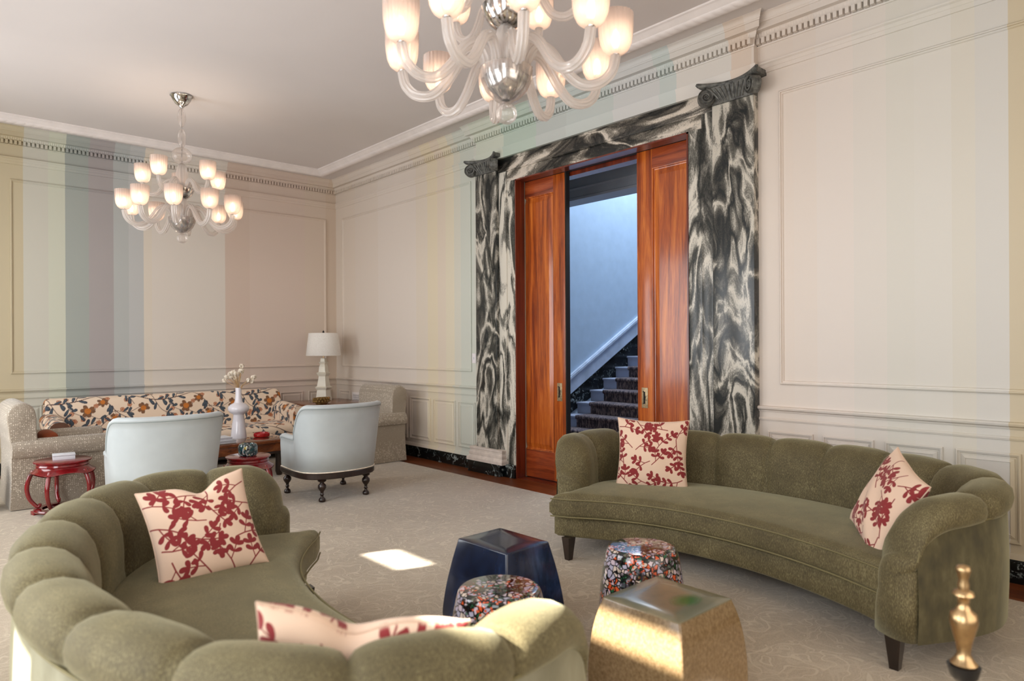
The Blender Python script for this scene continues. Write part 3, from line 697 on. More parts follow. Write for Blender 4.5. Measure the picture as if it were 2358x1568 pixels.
# ------------------------------------------------------------------ crescent sofas
def slab_grid(front, back, z0, z1, r, crown, nu=90, nv=26, puff=0.012):
    """closed cushion between two curves of the same parameter"""
    F = np.array([front(u) for u in np.linspace(0, 1, nu)]); B = np.array([back(u) for u in np.linspace(0, 1, nu)])
    vs = 0.5 - 0.5 * np.cos(np.linspace(0, PI, nv))
    Lw = np.linalg.norm(np.diff(F, axis=0), axis=1).sum()
    P = F[:, None, :] * (1 - vs)[None, :, None] + B[:, None, :] * vs[None, :, None]
    # distance to the edges: arc length sideways, chord front to back
    du = np.r_[0, np.cumsum(np.linalg.norm(np.diff(P[:, nv // 2], axis=0), axis=1))]
    su = np.minimum(du, du[-1] - du)[:, None] * np.ones((1, nv))
    dv = np.linalg.norm(B - F, axis=1)[:, None]
    sv = np.minimum(vs[None, :], 1 - vs[None, :]) * dv
    dd = np.minimum(np.minimum(su, sv), r)
    edge = r - np.sqrt(np.maximum(0, r * r - (r - dd) ** 2))
    cr = crown * (np.sin(np.clip(su / 0.35, 0, 1) * PI / 2) * np.sin(PI * vs)[None, :] ** 0.7)
    top = z1 - edge + cr; bot = z0 + edge * 0.8
    v = []; f = []
    for Z in (top, bot):
        for i in range(nu):
            for j in range(nv): v.append((P[i, j, 0], P[i, j, 1], Z[i, j]))
    N = nu * nv
    for i in range(nu - 1):
        for j in range(nv - 1):
            a, b_, c_, d_ = i * nv + j, (i + 1) * nv + j, (i + 1) * nv + j + 1, i * nv + j + 1
            f.append((a, b_, c_, d_)); f.append((N + a, N + d_, N + c_, N + b_))
    bd = [i * nv for i in range(nu)] + [(nu - 1) * nv + j for j in range(1, nv)] + [i * nv + nv - 1 for i in range(nu - 2, -1, -1)] + [j for j in range(nv - 2, 0, -1)]
    for k in range(len(bd)):
        a, b_ = bd[k], bd[(k + 1) % len(bd)]; f.append((a, b_, N + b_, N + a))
    return MB().add(v, f)

NCH = 11
def crescent_sofa(label, loc, rz, ts):
    root = thing('curved_sofa', label, 'sofa', loc, rz, 'pair of channel-back curved sofas')
    ctrl = [(-1.20, 0.0), (-1.33, .27), (-1.385, .55), (-1.29, .88), (-.97, 1.13), (-.5, 1.30), (0, 1.36), (.5, 1.30), (.97, 1.13), (1.29, .88), (1.37, .60), (1.31, .35), (1.17, .13)]
    P, L = resample(sm(ctrl, 16), NCH * 20 + 1)
    T = np.gradient(P, axis=0); T /= np.linalg.norm(T, axis=1)[:, None]
    Nn = np.stack([T[:, 1], -T[:, 0]], 1)
    ring = [(0.0, .17, 0), (-.004, .40, 0), (-.006, .675, 0), (.004, .69, 0), (-.010, .70, .3), (-.020, .72, .6), (-.024, .75, .8), (-.016, .782, 1), (.008, .808, 1), (.045, .818, 1), (.09, .815, 1), (.132, .798, 1), (.168, .765, 1),
            (.195, .715, 1), (.21, .65, 1), (.215, .58, 1), (.215, .50, 1), (.225, .43, .8), (.225, .36, .4), (.225, .17, 0)]
    # outward direction of each ring point, for the channel swell
    rc = np.array([[q[0], q[1]] for q in ring]); nr = len(ring)
    tr = np.gradient(rc, axis=0); on = np.stack([-tr[:, 1], tr[:, 0]], 1); on /= (np.linalg.norm(on, axis=1)[:, None] + 1e-9)
    R = 0.20; vv = []; m = len(P)
    dd = L / (m - 1)
    secs = []
    for i in range(m):
        s = min(i, m - 1 - i) * dd
        ph = (i / (m - 1)) * NCH; fr = ph % 1.0; c = (1 - abs(2 * fr - 1) ** 2.9) ** 0.5 if 0 < i < m - 1 else 0.0
        drop = 0.0 if s > R else R - math.sqrt(max(0, R * R - (R - s) ** 2))
        if i < m / 2: drop += .055 * (1 - min(1, s / .75)) ** 1.2
        sec = []
        for k, (n_, z_, w_) in enumerate(ring):
            amp = (0.040 * c - 0.022) * w_
            if s < 0.03: amp = min(amp, 0.0) + 0.004 * w_
            n2 = n_ + on[k, 0] * amp; z2 = z_ + on[k, 1] * amp
            z3 = .17 + (z2 - .17) * (1 - drop / .66) if z2 > .17 else z2
            sec.append((n2, z3))
        secs.append((P[i], Nn[i], T[i], sec))
    full = []
    for e, sg in ((0, -1), (m - 1, 1)):
        ex = []
        for k in range(1, 6):
            a = k / 5 * PI / 2
            p, n_, t_, sec = secs[e]
            cn = .105; zc = .30
            q = math.cos(a) * 0.92 + 0.08
            sec2 = [(cn + (s_[0] - cn) * q, s_[1] if s_[1] < .3 else zc + (s_[1] - zc) * (1 - 0.16 * math.sin(a) ** 2)) for s_ in sec]
            ex.append((p + t_ * sg * 0.055 * math.sin(a), n_, t_, sec2))
        full.append(ex)
    allsec = full[0][::-1] + secs + full[1]
    v = []; f = []
    for p, n_, t_, sec in allsec:
        for q, z in sec: v.append((ts * (p[0] + n_[0] * q), p[1] + n_[1] * q, z))
    M_ = len(allsec)
    for i in range(M_ - 1):
        for k in range(nr):
            k2 = (k + 1) % nr; f.append((i * nr + k, i * nr + k2, (i + 1) * nr + k2, (i + 1) * nr + k))
    f.append(tuple(range(nr))); f.append(tuple((M_ - 1) * nr + k for k in range(nr)))
    MB().add(v, f).build('backrest', M_olive, root, angle=None)
    # outer velvet panel
    sh = MB(); fn = []
    for i in range(m):
        s = min(i, m - 1 - i) * dd
        drop = 0.0 if s > R else R - math.sqrt(max(0, R * R - (R - s) ** 2))
        for z in np.linspace(.165, .685, 8):
            zz = .17 + (z - .17) * (1 - drop / .66 * 1.0)
            q = -0.008 - 0.008 * math.sin(PI * (z - .165) / .52)
            fn.append((ts * (P[i, 0] + Nn[i, 0] * q), P[i, 1] + Nn[i, 1] * q, zz))
    sh.add(fn, [(i * 8 + j, (i + 1) * 8 + j, (i + 1) * 8 + j + 1, i * 8 + j + 1) for i in range(m - 1) for j in range(7)])
    op = sh.build('outer_panel', M_olive_v if ts < 0 else M_olive_lit, root, angle=None)
    MB().tube([(ts * (P[i, 0] - Nn[i, 0] * .010), P[i, 1] - Nn[i, 1] * .010, .17 + (.69 - .17) * (1 - (0 if min(i, m - 1 - i) * dd > R else R - math.sqrt(max(0, R * R - (R - min(i, m - 1 - i) * dd) ** 2))) / .66)) for i in range(0, m)], 0.0045, 6).build('piping', M_pipe, op)
    # seat cushion and front rail
    def fcurve(a, off=0.0): return 0.33 * max(0.0, 1 - (a / 1.18) ** 2) ** 1.0 + off
    inner, _ = resample(sm([(-1.075, .12), (-1.13, .35), (-1.14, .58), (-1.05, .81), (-.80, .98), (-.42, 1.10), (0, 1.14), (.42, 1.10), (.80, .98), (1.05, .81), (1.13, .60), (1.09, .38), (1.02, .19), (1.10, .125)], 10), 200)
    def front(u, off=0.0):
        a = -1.065 + (1.08 + 1.065) * u
        return (ts * a, fcurve(a, off) - 0.10 * min(1, max(0, (a - .35) / .6)) ** 2)
    def back(u):
        k = u * 199; i = min(198, int(k)); q = inner[i] * (1 - (k - i)) + inner[i + 1] * (k - i); return (ts * q[0], q[1])
    cu = slab_grid(lambda u: front(u), back, .305, .462, .05, .035, 110, 30).build('seat_cushion', M_olive, root, angle=None)
    for z, nm in ((.440, 'piping'), (.322, 'piping')):
        MB().tube([(front(u, -.002)[0], front(u, -.002)[1], z) for u in np.linspace(0.004, .996, 80)], 0.0048, 6).build(nm, M_pipe, cu)
    def bfront(u):
        a = -1.17 + (1.10 + 1.17) * u
        return (ts * a, fcurve(a, 0.03) - 0.05 * min(1, max(0, (a - .35) / .6)) ** 2)
    def bback(u):
        k = u * (m - 1); i = min(m - 2, int(k)); q = P[i] * (1 - (k - i)) + P[i + 1] * (k - i)
        n_ = Nn[i]; return (ts * (q[0] + n_[0] * .03), q[1] + n_[1] * .03)
    slab_grid(bfront, bback, .165, .315, .02, 0, 110, 20).build('front_rail', M_olive, root, angle=None)
    for (la, lb) in ((-1.10, .04), (1.00, .06), (-.98, .97), (.98, .97), (0, 1.22)):
        b = MB(); q = []
        for z, h in ((0.014, .019), (.17, .034)):
            q += [(ts * la - h, lb - h, z), (ts * la + h, lb - h, z), (ts * la + h, lb + h, z), (ts * la - h, lb + h, z)]
        b.add(q, [(0, 1, 2, 3), (4, 5, 6, 7), (0, 1, 5, 4), (1, 2, 6, 5), (2, 3, 7, 6), (3, 0, 4, 7)])
        b.build('leg', M_darkwood, root, smooth=False)
    return root
crescent_sofa('olive curved channel-back sofa along the right wall, its seat facing the window side', (3.355, 2.25, 0), -PI / 2 - 0.02, -1)
crescent_sofa('olive curved channel-back sofa in the left foreground, seen from behind', (1.625, 2.56, 0), PI / 2 - 0.10, 1)

# ------------------------------------------------------------------ printed fabrics, drawn on dense meshes
def teardrops(U, V, items, soft):
    """items: (x, y, angle, length, width) -> mask"""
    m = np.zeros_like(U)
    for x, y, a, l, w_ in items:
        sel = (np.abs(U - x) < l * 1.1) & (np.abs(V - y) < l * 1.1)
        if not sel.any(): continue
        du = U[sel] - x; dv = V[sel] - y
        p = (du * math.cos(a) + dv * math.sin(a)) / l; q = np.abs(-du * math.sin(a) + dv * math.cos(a))
        wd = w_ * np.sqrt(np.clip(p, 0, 1)) * np.sqrt(np.clip(1 - p ** 3, 0, 1)) * 1.15
        d = (wd - q) / soft; d = np.where((p < 0) | (p > 1), -1, d)
        m[sel] = np.maximum(m[sel], np.clip(d + 0.5, 0, 1))
    return m
def strokes(U, V, segs, soft):
    m = np.zeros_like(U)
    for x0, y0, x1, y1, w_ in segs:
        sel = (U > min(x0, x1) - w_ * 2) & (U < max(x0, x1) + w_ * 2) & (V > min(y0, y1) - w_ * 2) & (V < max(y0, y1) + w_ * 2)
        if not sel.any(): continue
        dx, dy = x1 - x0, y1 - y0; l2 = dx * dx + dy * dy + 1e-12
        t_ = np.clip(((U[sel] - x0) * dx + (V[sel] - y0) * dy) / l2, 0, 1)
        d = np.hypot(U[sel] - x0 - t_ * dx, V[sel] - y0 - t_ * dy)
        m[sel] = np.maximum(m[sel], np.clip((w_ / 2 - d) / soft + 0.5, 0, 1))
    return m
def sprig_pattern(rng, size=0.5):
    leaves = []; segs = []; placed = []
    def branch(x, y, a, n, step, curve, lw, depth=0):
        for k in range(n):
            x2, y2 = x + step * math.cos(a), y + step * math.sin(a)
            segs.append((x, y, x2, y2, lw))
            if k > 0 or depth:
                for sg in (-1, 1):
                    leaves.append((x2, y2, a + sg * rng.uniform(.85, 1.15), rng.uniform(.037, .044), rng.uniform(.0125, .0145)))
            elif not depth:
                branch(x2, y2, a + rng.choice([-1, 1]) * rng.uniform(.7, .95), 2, step * .85, rng.uniform(-.2, .2), lw * .85, 1)
            x, y = x2, y2; a += curve
        leaves.append((x, y, a, .046, .0160))
    cells = [(i, j) for i in range(4) for j in range(4)]
    for i, j in cells:
        x = (i + .5 + rng.uniform(-.2, .2)) * size / 4; y = (j + .5 + rng.uniform(-.2, .2)) * size / 4
        a = rng.uniform(0, 2 * PI)
        branch(x - .05 * math.cos(a), y - .05 * math.sin(a), a, rng.choice([3, 4]), .041, rng.uniform(-.22, .22), .0062)
    return leaves, segs
def pillow(label, centre, normal, roll, seed, size=0.50, dent=0.0, thick=0.085, group='botanical print cushions on the olive sofas'):
    rng = random.Random(seed); lv, sg = sprig_pattern(rng, size)
    root = None; N = 250
    g = np.linspace(-1, 1, N); A, B = np.meshgrid(g, g, indexing='ij')
    h = size / 2
    ex = h * A * (1 - .09 * (1 - B ** 2)); ez = h * B * (1 - .09 * (1 - A ** 2))
    ez = ez - dent * np.exp(-((A - 0.1) / .28) ** 2) * np.clip((B + .2) / 1.2, 0, 1) ** 2
    th = thick * ((1 - A ** 2) * (1 - B ** 2)) ** .42
    rs = np.random.RandomState(seed)
    wr_ = sum(rs.uniform(.3, 1) * np.sin(rs.uniform(3, 9) * A + rs.uniform(3, 9) * B + rs.uniform(0, 6)) for _ in range(6)) * .0022
    edge = ((1 - A ** 2) * (1 - B ** 2)) ** .25
    verts = []; cols = []; faces = []
    base = np.array(lin((226, 196, 172))); ink = np.array(lin((134, 36, 38)))
    for s_, mir in ((-1, 1), (1, -1)):
        Y = s_ * (th + wr_ * edge)
        verts.append(np.stack([ex, Y, ez], -1).reshape(-1, 3))
        U = (A * mir * .5 + .5) * size; V = (B * .5 + .5) * size
        m_ = np.maximum(teardrops(U, V, lv, .0014), strokes(U, V, sg, .0014))[..., None]
        cols.append((base * (1 - m_) + ink * m_).reshape(-1, 4))
    idx = np.arange(N * N).reshape(N, N)
    q = np.stack([idx[:-1, :-1], idx[1:, :-1], idx[1:, 1:], idx[:-1, 1:]], -1).reshape(-1, 4)
    faces = np.concatenate([q, q[:, ::-1] + N * N])
    V_ = np.concatenate(verts); n = Vector(normal).normalized()
    o = mesh('throw_pillow', V_, faces, M_print, None, True, None, np.concatenate(cols))
    bm = bmesh.new(); bm.from_mesh(o.data); bmesh.ops.remove_doubles(bm, verts=bm.verts, dist=1e-5); bm.to_mesh(o.data); bm.free()
    right = Vector((0, 0, 1)).cross(n).normalized(); up = n.cross(right).normalized()
    Mx = Matrix((right, -n, up)).transposed().to_4x4()
    o.matrix_world = Matrix.Translation(centre) @ Mx @ Matrix.Rotation(roll, 4, 'Y')
    tag(o, label, 'cushion', group)
    pts = [(h * a * (1 - .09 * (1 - b_ ** 2)), 0, h * b_ * (1 - .09 * (1 - a ** 2)) - (dent * math.exp(-((a - 0.1) / .28) ** 2) * max(0, (b_ + .2) / 1.2) ** 2)) for a, b_ in
           [(t_, -1) for t_ in np.linspace(-1, 1, 24)] + [(1, t_) for t_ in np.linspace(-1, 1, 24)] + [(t_, 1) for t_ in np.linspace(1, -1, 24)] + [(-1, t_) for t_ in np.linspace(1, -1, 24)]]
    pp = MB().tube(pts, 0.0035, 6, closed=True).build('piping', plain('pillow_piping', (214, 184, 160), .8), o)
    return o
pillow('botanical red print cushion upright near the far end of the right sofa', (4.03, 2.98, .705), (-.82, -.52, .18), 0.02, 3, .51)
pillow('botanical red print cushion leaning in the near corner of the right sofa', (3.77, 1.32, .672), (-.60, .66, .42), 0.28, 8, .48)
pillow('botanical red print cushion at the far end of the left foreground sofa', (1.03, 3.26, .665), (-.05, -.86, .42), -0.13, 5, .47, dent=.05)
pillow('botanical red print cushion in the near corner of the left sofa, seen from above', (0.84, 1.54, .645), (.55, .78, .42), -0.18, 11, .50, dent=.05)

# floral sofa against the far wall
rng = random.Random(21)
PW, PH = 1.10, 0.62
fl_vine, fl_leaf, fl_or, fl_orc, fl_seed = [], [], [], [], []
def vine(pts, w_=.0085, leafs=5, orange=2):
    c = sm([(x, y) for x, y in pts], 8)
    for p, q in zip(c[:-1], c[1:]): fl_vine.append((p[0], p[1], q[0], q[1], w_))
    for k in range(leafs):
        i = rng.randrange(2, len(c) - 1); a = math.atan2(c[i][1] - c[i - 1][1], c[i][0] - c[i - 1][0]) + rng.choice([-1, 1]) * rng.uniform(.5, 1.2)
        fl_leaf.append((c[i][0], c[i][1], a, rng.uniform(.065, .10), rng.uniform(.017, .026)))
    for k in range(orange):
        i = rng.randrange(2, len(c) - 1); a = rng.uniform(0, 6.28); r = rng.uniform(.05, .09)
        x, y = c[i][0] + r * math.cos(a), c[i][1] + r * math.sin(a); fl_vine.append((c[i][0], c[i][1], x, y, .0045))
        for j in range(5): fl_seed.append((x + .014 * math.cos(j * 1.256), y + .014 * math.sin(j * 1.256), .009))
vine([(-.1, .30), (.15, .22), (.40, .24), (.62, .32), (.85, .42), (1.2, .40)], .011, 9, 4)
vine([(.40, .24), (.46, .36), (.60, .50), (.72, .62)], .008, 6, 3)
vine([(.62, .32), (.74, .20), (.84, .08), (1.0, -.02)], .008, 6, 3)
vine([(.15, .22), (.10, .40), (.20, .55)], .007, 5, 3)
vine([(.15, .22), (.24, .08), (.40, .02)], .007, 5, 3)
vine([(.85, .42), (.95, .30), (1.02, .18)], .007, 4, 2)
vine([(.0, .46), (.14, .50), (.30, .56), (.46, .55), (.60, .60)], .006, 7, 3)
vine([(.55, .06), (.66, .02), (.80, .10), (.95, .08), (1.08, .14)], .006, 7, 3)
vine([(.30, .30), (.34, .14), (.50, .06), (.60, .14)], .006, 6, 3)
vine([(.70, .46), (.78, .56), (.92, .58), (1.04, .50)], .006, 6, 3)
vine([(.45, .40), (.54, .46), (.66, .40)], .005, 4, 3)
for (x, y, r) in ((.30, .44, .055), (.92, .54, .05), (.52, .12, .055), (.02, .12, .05), (.68, .22, .042), (.10, .34, .04), (.80, .02, .04)):
    for j in range(6):
        fl_or.append((x, y, j * 1.047 + rng.random(), r * 1.45, r * .55))
    fl_orc.append((x, y, r * .62))
def floral(U, V):
    U = np.mod(U, PW); V = np.mod(V, PH)
    base = np.ones(U.shape + (4,)) * np.array(lin((236, 214, 190)))
    def lay(m_, c): return base * (1 - m_[..., None]) + np.array(lin(c)) * m_[..., None]
    masks = {k: np.zeros_like(U) for k in 'vlisoc'}
    for ox in (-PW, 0, PW):
        for oy in (-PH, 0, PH):
            u, v = U + ox, V + oy
            masks['v'] = np.maximum(masks['v'], strokes(u, v, fl_vine, .002))
            masks['l'] = np.maximum(masks['l'], teardrops(u, v, fl_leaf, .002))
            masks['i'] = np.maximum(masks['i'], teardrops(u, v, [(x + .01 * math.cos(a), y + .01 * math.sin(a), a, l * .7, w_ * .5) for x, y, a, l, w_ in fl_leaf], .002))
            masks['o'] = np.maximum(masks['o'], teardrops(u, v, fl_or, .002))
            for x, y, r in fl_seed:
                d = np.hypot(u - x, v - y); masks['s'] = np.maximum(masks['s'], np.clip((.005 - np.abs(d - r)) / .003 + .5, 0, 1) * (d < r * 1.6))
            for x, y, r in fl_orc: masks['c'] = np.maximum(masks['c'], np.clip((r - np.hypot(u - x, v - y)) / .003 + .5, 0, 1))
    spk = (np.sin(U * 520) * np.sin(V * 520) > 0.1).astype(float)
    base = lay(masks['v'], (84, 52, 44)); base = lay(masks['s'], (176, 106, 66))
    base = lay(masks['l'], (56, 60, 70)); base = lay(masks['i'] * .85, (74, 88, 100))
    base = lay(masks['o'], (98, 74, 58)); base = lay(masks['o'] * spk * .5, (190, 120, 60))
    base = lay(masks['c'], (204, 122, 44)); base = lay(masks['c'] * spk * .45, (150, 76, 26))
    return base
def pgrid(name, fn, uv, nu, nv, parent):
    u, v = np.meshgrid(np.linspace(0, 1, nu), np.linspace(0, 1, nv), indexing='ij')
    X = np.stack(fn(u, v), -1).reshape(-1, 3); col = floral(*uv(u, v)).reshape(-1, 4)
    idx = np.arange(nu * nv).reshape(nu, nv)
    q = np.stack([idx[:-1, :-1], idx[1:, :-1], idx[1:, 1:], idx[:-1, 1:]], -1).reshape(-1, 4)
    return mesh(name, X, q, M_print, parent, True, None, col)
def prof(pts, n=40):
    P, L = resample(sm(pts, 8), 200); t_ = np.linspace(0, 1, 200)
    return (lambda v: np.interp(v, t_, P[:, 0])), (lambda v: np.interp(v, t_, P[:, 1])), L
fs = thing('floral_sofa', 'long cream sofa printed with brown vines and orange flowers, under the striped far wall', 'sofa', (0, 0, 0))
SX0, SX1 = 1.24, 4.03
def rnd(u, L, r): d = np.minimum(u, 1 - u) * L; d = np.minimum(d, r); return r - np.sqrt(np.maximum(0, r * r - (r - d) ** 2))
py, pz, L1 = prof([(9.36, .10), (9.36, .42), (9.385, .62), (9.42, .82), (9.46, .885), (9.52, .90), (9.58, .88), (9.60, .80), (9.60, .10)])
pgrid('sofa_back', lambda u, v: (SX0 + (SX1 - SX0) * u, py(v), pz(v) - rnd(u, SX1 - SX0, .05) * (pz(v) > .7)), lambda u, v: (u * (SX1 - SX0) + .1, v * L1 + .1), 640, 260, fs)
MB().box(SX0 + .03, SX1 - .03, 9.47, 9.58, .10, .80, .01).build('back_frame', M_petal, fs)
px_, pzz, L2 = prof([(0, .10), (0, .40), (-.015, .52), (-.03, .60), (0, .66), (.06, .685), (.13, .67), (.175, .61), (.18, .54), (.175, .40), (.175, .30)])
for sgn, x0, cap in ((1, SX0 - .03, M_brownend), (-1, SX1 + .06, None)):
    y0, y1 = 8.74, 9.45
    X = lambda v: x0 + sgn * px_(v)
    a = pgrid('sofa_arm', lambda u, v: (X(v) + 0 * u, y0 + (y1 - y0) * u, pzz(v) + 0 * u + .05 * u * (pzz(v) > .5)), lambda u, v: (u * .7 + .3 * sgn, v * L2), 160, 260, fs)
    vv_ = np.linspace(0, 1, 40); cx_, cz_ = x0 + sgn * .08, .40
    if cap:
        MB().add([(x, y0 - .004, z) for x, z in zip(X(vv_), pzz(vv_))], [tuple(range(40))]).build('arm_front', cap, a, smooth=False)
    else:
        pgrid('arm_front', lambda u, v: (cx_ + (X(v) - cx_) * u, y0 - .01 * (1 - u) + 0 * v, cz_ + (pzz(v) - cz_) * u), lambda u, v: ((X(v) - cx_) * u + .2, (pzz(v) - cz_) * u + .2), 60, 120, a)
cy_, cz2, L3 = prof([(9.40, .455), (9.2, .475), (8.95, .478), (8.77, .465), (8.71, .42), (8.71, .35), (8.75, .31), (9.38, .30)])
pgrid('seat_cushion', lambda u, v: (SX0 + .15 + (SX1 - SX0 - .24) * u, cy_(v) + rnd(u, 2.6, .07) * .5, np.where(cz2(v) > .38, cz2(v) - rnd(u, 2.6, .07), cz2(v) + rnd(u, 2.6, .05))), lambda u, v: (u * 2.6 + .5, v * L3 + .25), 560, 260, fs)
pgrid('base_rail', lambda u, v: (SX0 + .02 + (SX1 - SX0 - .02) * u, 8.78 + 0 * v, .10 + .22 * v), lambda u, v: (u * 2.8, v * .22 + .1), 560, 50, fs)
MB().box(SX0 + .02, SX1, 8.79, 9.37, .10, .31).build('seat_deck', M_darkwood, fs, smooth=False)
for x in (SX0 + .08, 2.64, SX1 - .06):
    for y in (8.84, 9.52): MB().lathe([(.018, .014), (.028, .11)], 12, x, y).build('leg', M_darkwood, fs)

# ------------------------------------------------------------------ ice-blue barrel chairs
def barrel_chair(label, loc, rz):
    root = thing('barrel_chair', label, 'chair', loc, rz, 'pair of ice-blue leather barrel chairs')
    half = [(-.365, -.33), (-.385, -.12), (-.39, .08), (-.355, .24), (-.23, .345), (0, .385)]
    ctrl = half + [(-x, y) for x, y in half[-2::-1]]
    m = 97; P, L = resample(sm(ctrl, 12), m)
    T = np.gradient(P, axis=0); T /= np.linalg.norm(T, axis=1)[:, None]; Nn = np.stack([T[:, 1], -T[:, 0]], 1)
    def top(i):
        s = min(i, m - 1 - i) / (m - 1) * L
        k = min(1, max(0, (s - .35) / .24)); k = k * k * (3 - 2 * k); return .625 + .315 * k - (0.012 * (1 - min(1, s / .05)) ** 2)
    ring = [(0, .29), (0, .29 + .2), (0, -.09), (.003, -.035), (-.006, -.03), (-.002, -.012), (.015, 0.0), (.042, .004), (.066, -.006), (.08, -.03), (.085, -.08), (.09, .45), (.092, .29)]
    nr = len(ring); v = []; f = []; secs = []
    def sec(i, q=1.0):
        zt = top(i); out = []
        for k, (n_, z_) in enumerate(ring):
            z = z_ if k in (0, 1, nr - 1, nr - 2) else zt + z_
            fl_ = -.075 * max(0, (z - .29)) / .65 * (1 if zt > .7 else .35 + .65 * max(0, (zt - .625) / .075) if zt > .625 else .35)
            nn = n_ + fl_; nn = .045 + fl_ + (nn - .045 - fl_) * q; out.append((nn, z))
        return out
    rows = []
    for k in range(4, 0, -1):
        a = k / 4 * PI / 2; rows.append((P[0] - T[0] * .035 * math.sin(a), Nn[0], [(q, z if z < .4 else z - .02 * math.sin(a)) for q, z in sec(0, math.cos(a) * .85 + .15)]))
    for i in range(m): rows.append((P[i], Nn[i], sec(i)))
    for k in range(1, 5):
        a = k / 4 * PI / 2; rows.append((P[-1] + T[-1] * .035 * math.sin(a), Nn[-1], [(q, z if z < .4 else z - .02 * math.sin(a)) for q, z in sec(m - 1, math.cos(a) * .85 + .15)]))
    for p, n_, s_ in rows: v += [(p[0] + n_[0] * q, p[1] + n_[1] * q, z) for q, z in s_]
    for i in range(len(rows) - 1):
        for k in range(nr): k2 = (k + 1) % nr; f.append((i * nr + k, i * nr + k2, (i + 1) * nr + k2, (i + 1) * nr + k))
    f += [tuple(range(nr)), tuple((len(rows) - 1) * nr + k for k in range(nr))]
    bk = MB().add(v, f).build('backrest', M_iceblue, root, angle=None)
    MB().tube([(P[i, 0] + Nn[i, 0] * (sec(i)[3][0] - .001), P[i, 1] + Nn[i, 1] * (sec(i)[3][0] - .001), top(i) - .036) for i in range(m)], .0022, 5).build('top_seam', M_iceseam, bk)
    MB().tube([(P[i, 0] - Nn[i, 0] * .004, P[i, 1] - Nn[i, 1] * .004, .297) for i in range(m)], .006, 6).build('welt', M_petal, bk)
    # wooden base rail and upholstered seat block
    front_ = [(.35, -.40), (.18, -.43), (-.18, -.43), (-.35, -.40)]
    out = [(p[0] - n_[0] * .006, p[1] - n_[1] * .006) for p, n_ in zip(P, Nn)] + front_
    def plate(o, z0, z1, bev=.008):
        n = len(o); c = np.mean(o, 0); o = np.array(o); v = []
        for k, z in ((1 - bev / .4, z0), (1, z0 + bev), (1, z1 - bev), (1 - bev / .4, z1)): v += [tuple(c + (q - c) * k) + (z,) for q in o]
        f = [(r * n + i, r * n + (i + 1) % n, (r + 1) * n + (i + 1) % n, (r + 1) * n + i) for r in range(3) for i in range(n)]
        return MB().add(v, f + [tuple(range(n)), tuple(3 * n + i for i in range(n))])
    plate(out, .232, .290).build('base_rail', M_darkwood, root, angle=35)
    inn = [(p[0] * .97, p[1] * .97) for p in P] + [(.34, -.40), (.18, -.42), (-.18, -.42), (-.34, -.40)]
    plate(inn, .290, .365, .012).build('seat_deck', M_iceblue, root, angle=50)
    inn2 = [(p[0] * .76, p[1] * .76 + 0.0) for p in P[10:-10]] + [(.285, -.36), (.27, -.425), (0, -.44), (-.27, -.425), (-.285, -.36)]
    plate(inn2, .36, .475, .035).build('seat_cushion', M_iceblue, root, angle=70)
    prof_ = [(.020, 0), (.030, .004), (.034, .018), (.028, .036), (.014, .046), (.013, .062), (.022, .070), (.014, .078), (.016, .10), (.030, .118), (.040, .138), (.038, .160), (.022, .178), (.018, .186), (.036, .196), (.042, .206), (.030, .216), (.030, .236)]
    for x, y in ((-.235, .29), (.235, .29), (-.31, -.32), (.31, -.32)):
        MB().lathe([(r, z + .014) for r, z in prof_], 20, x, y).build('leg', M_darkwood, root, angle=60)
    return root
barrel_chair('ice-blue leather barrel chair in the middle, its turned dark legs showing on the carpet', (3.22, 6.33, 0), PI)
barrel_chair('ice-blue leather barrel chair left of the white vase, its legs hidden by the olive sofa', (1.66, 6.33, 0), PI - 0.03)

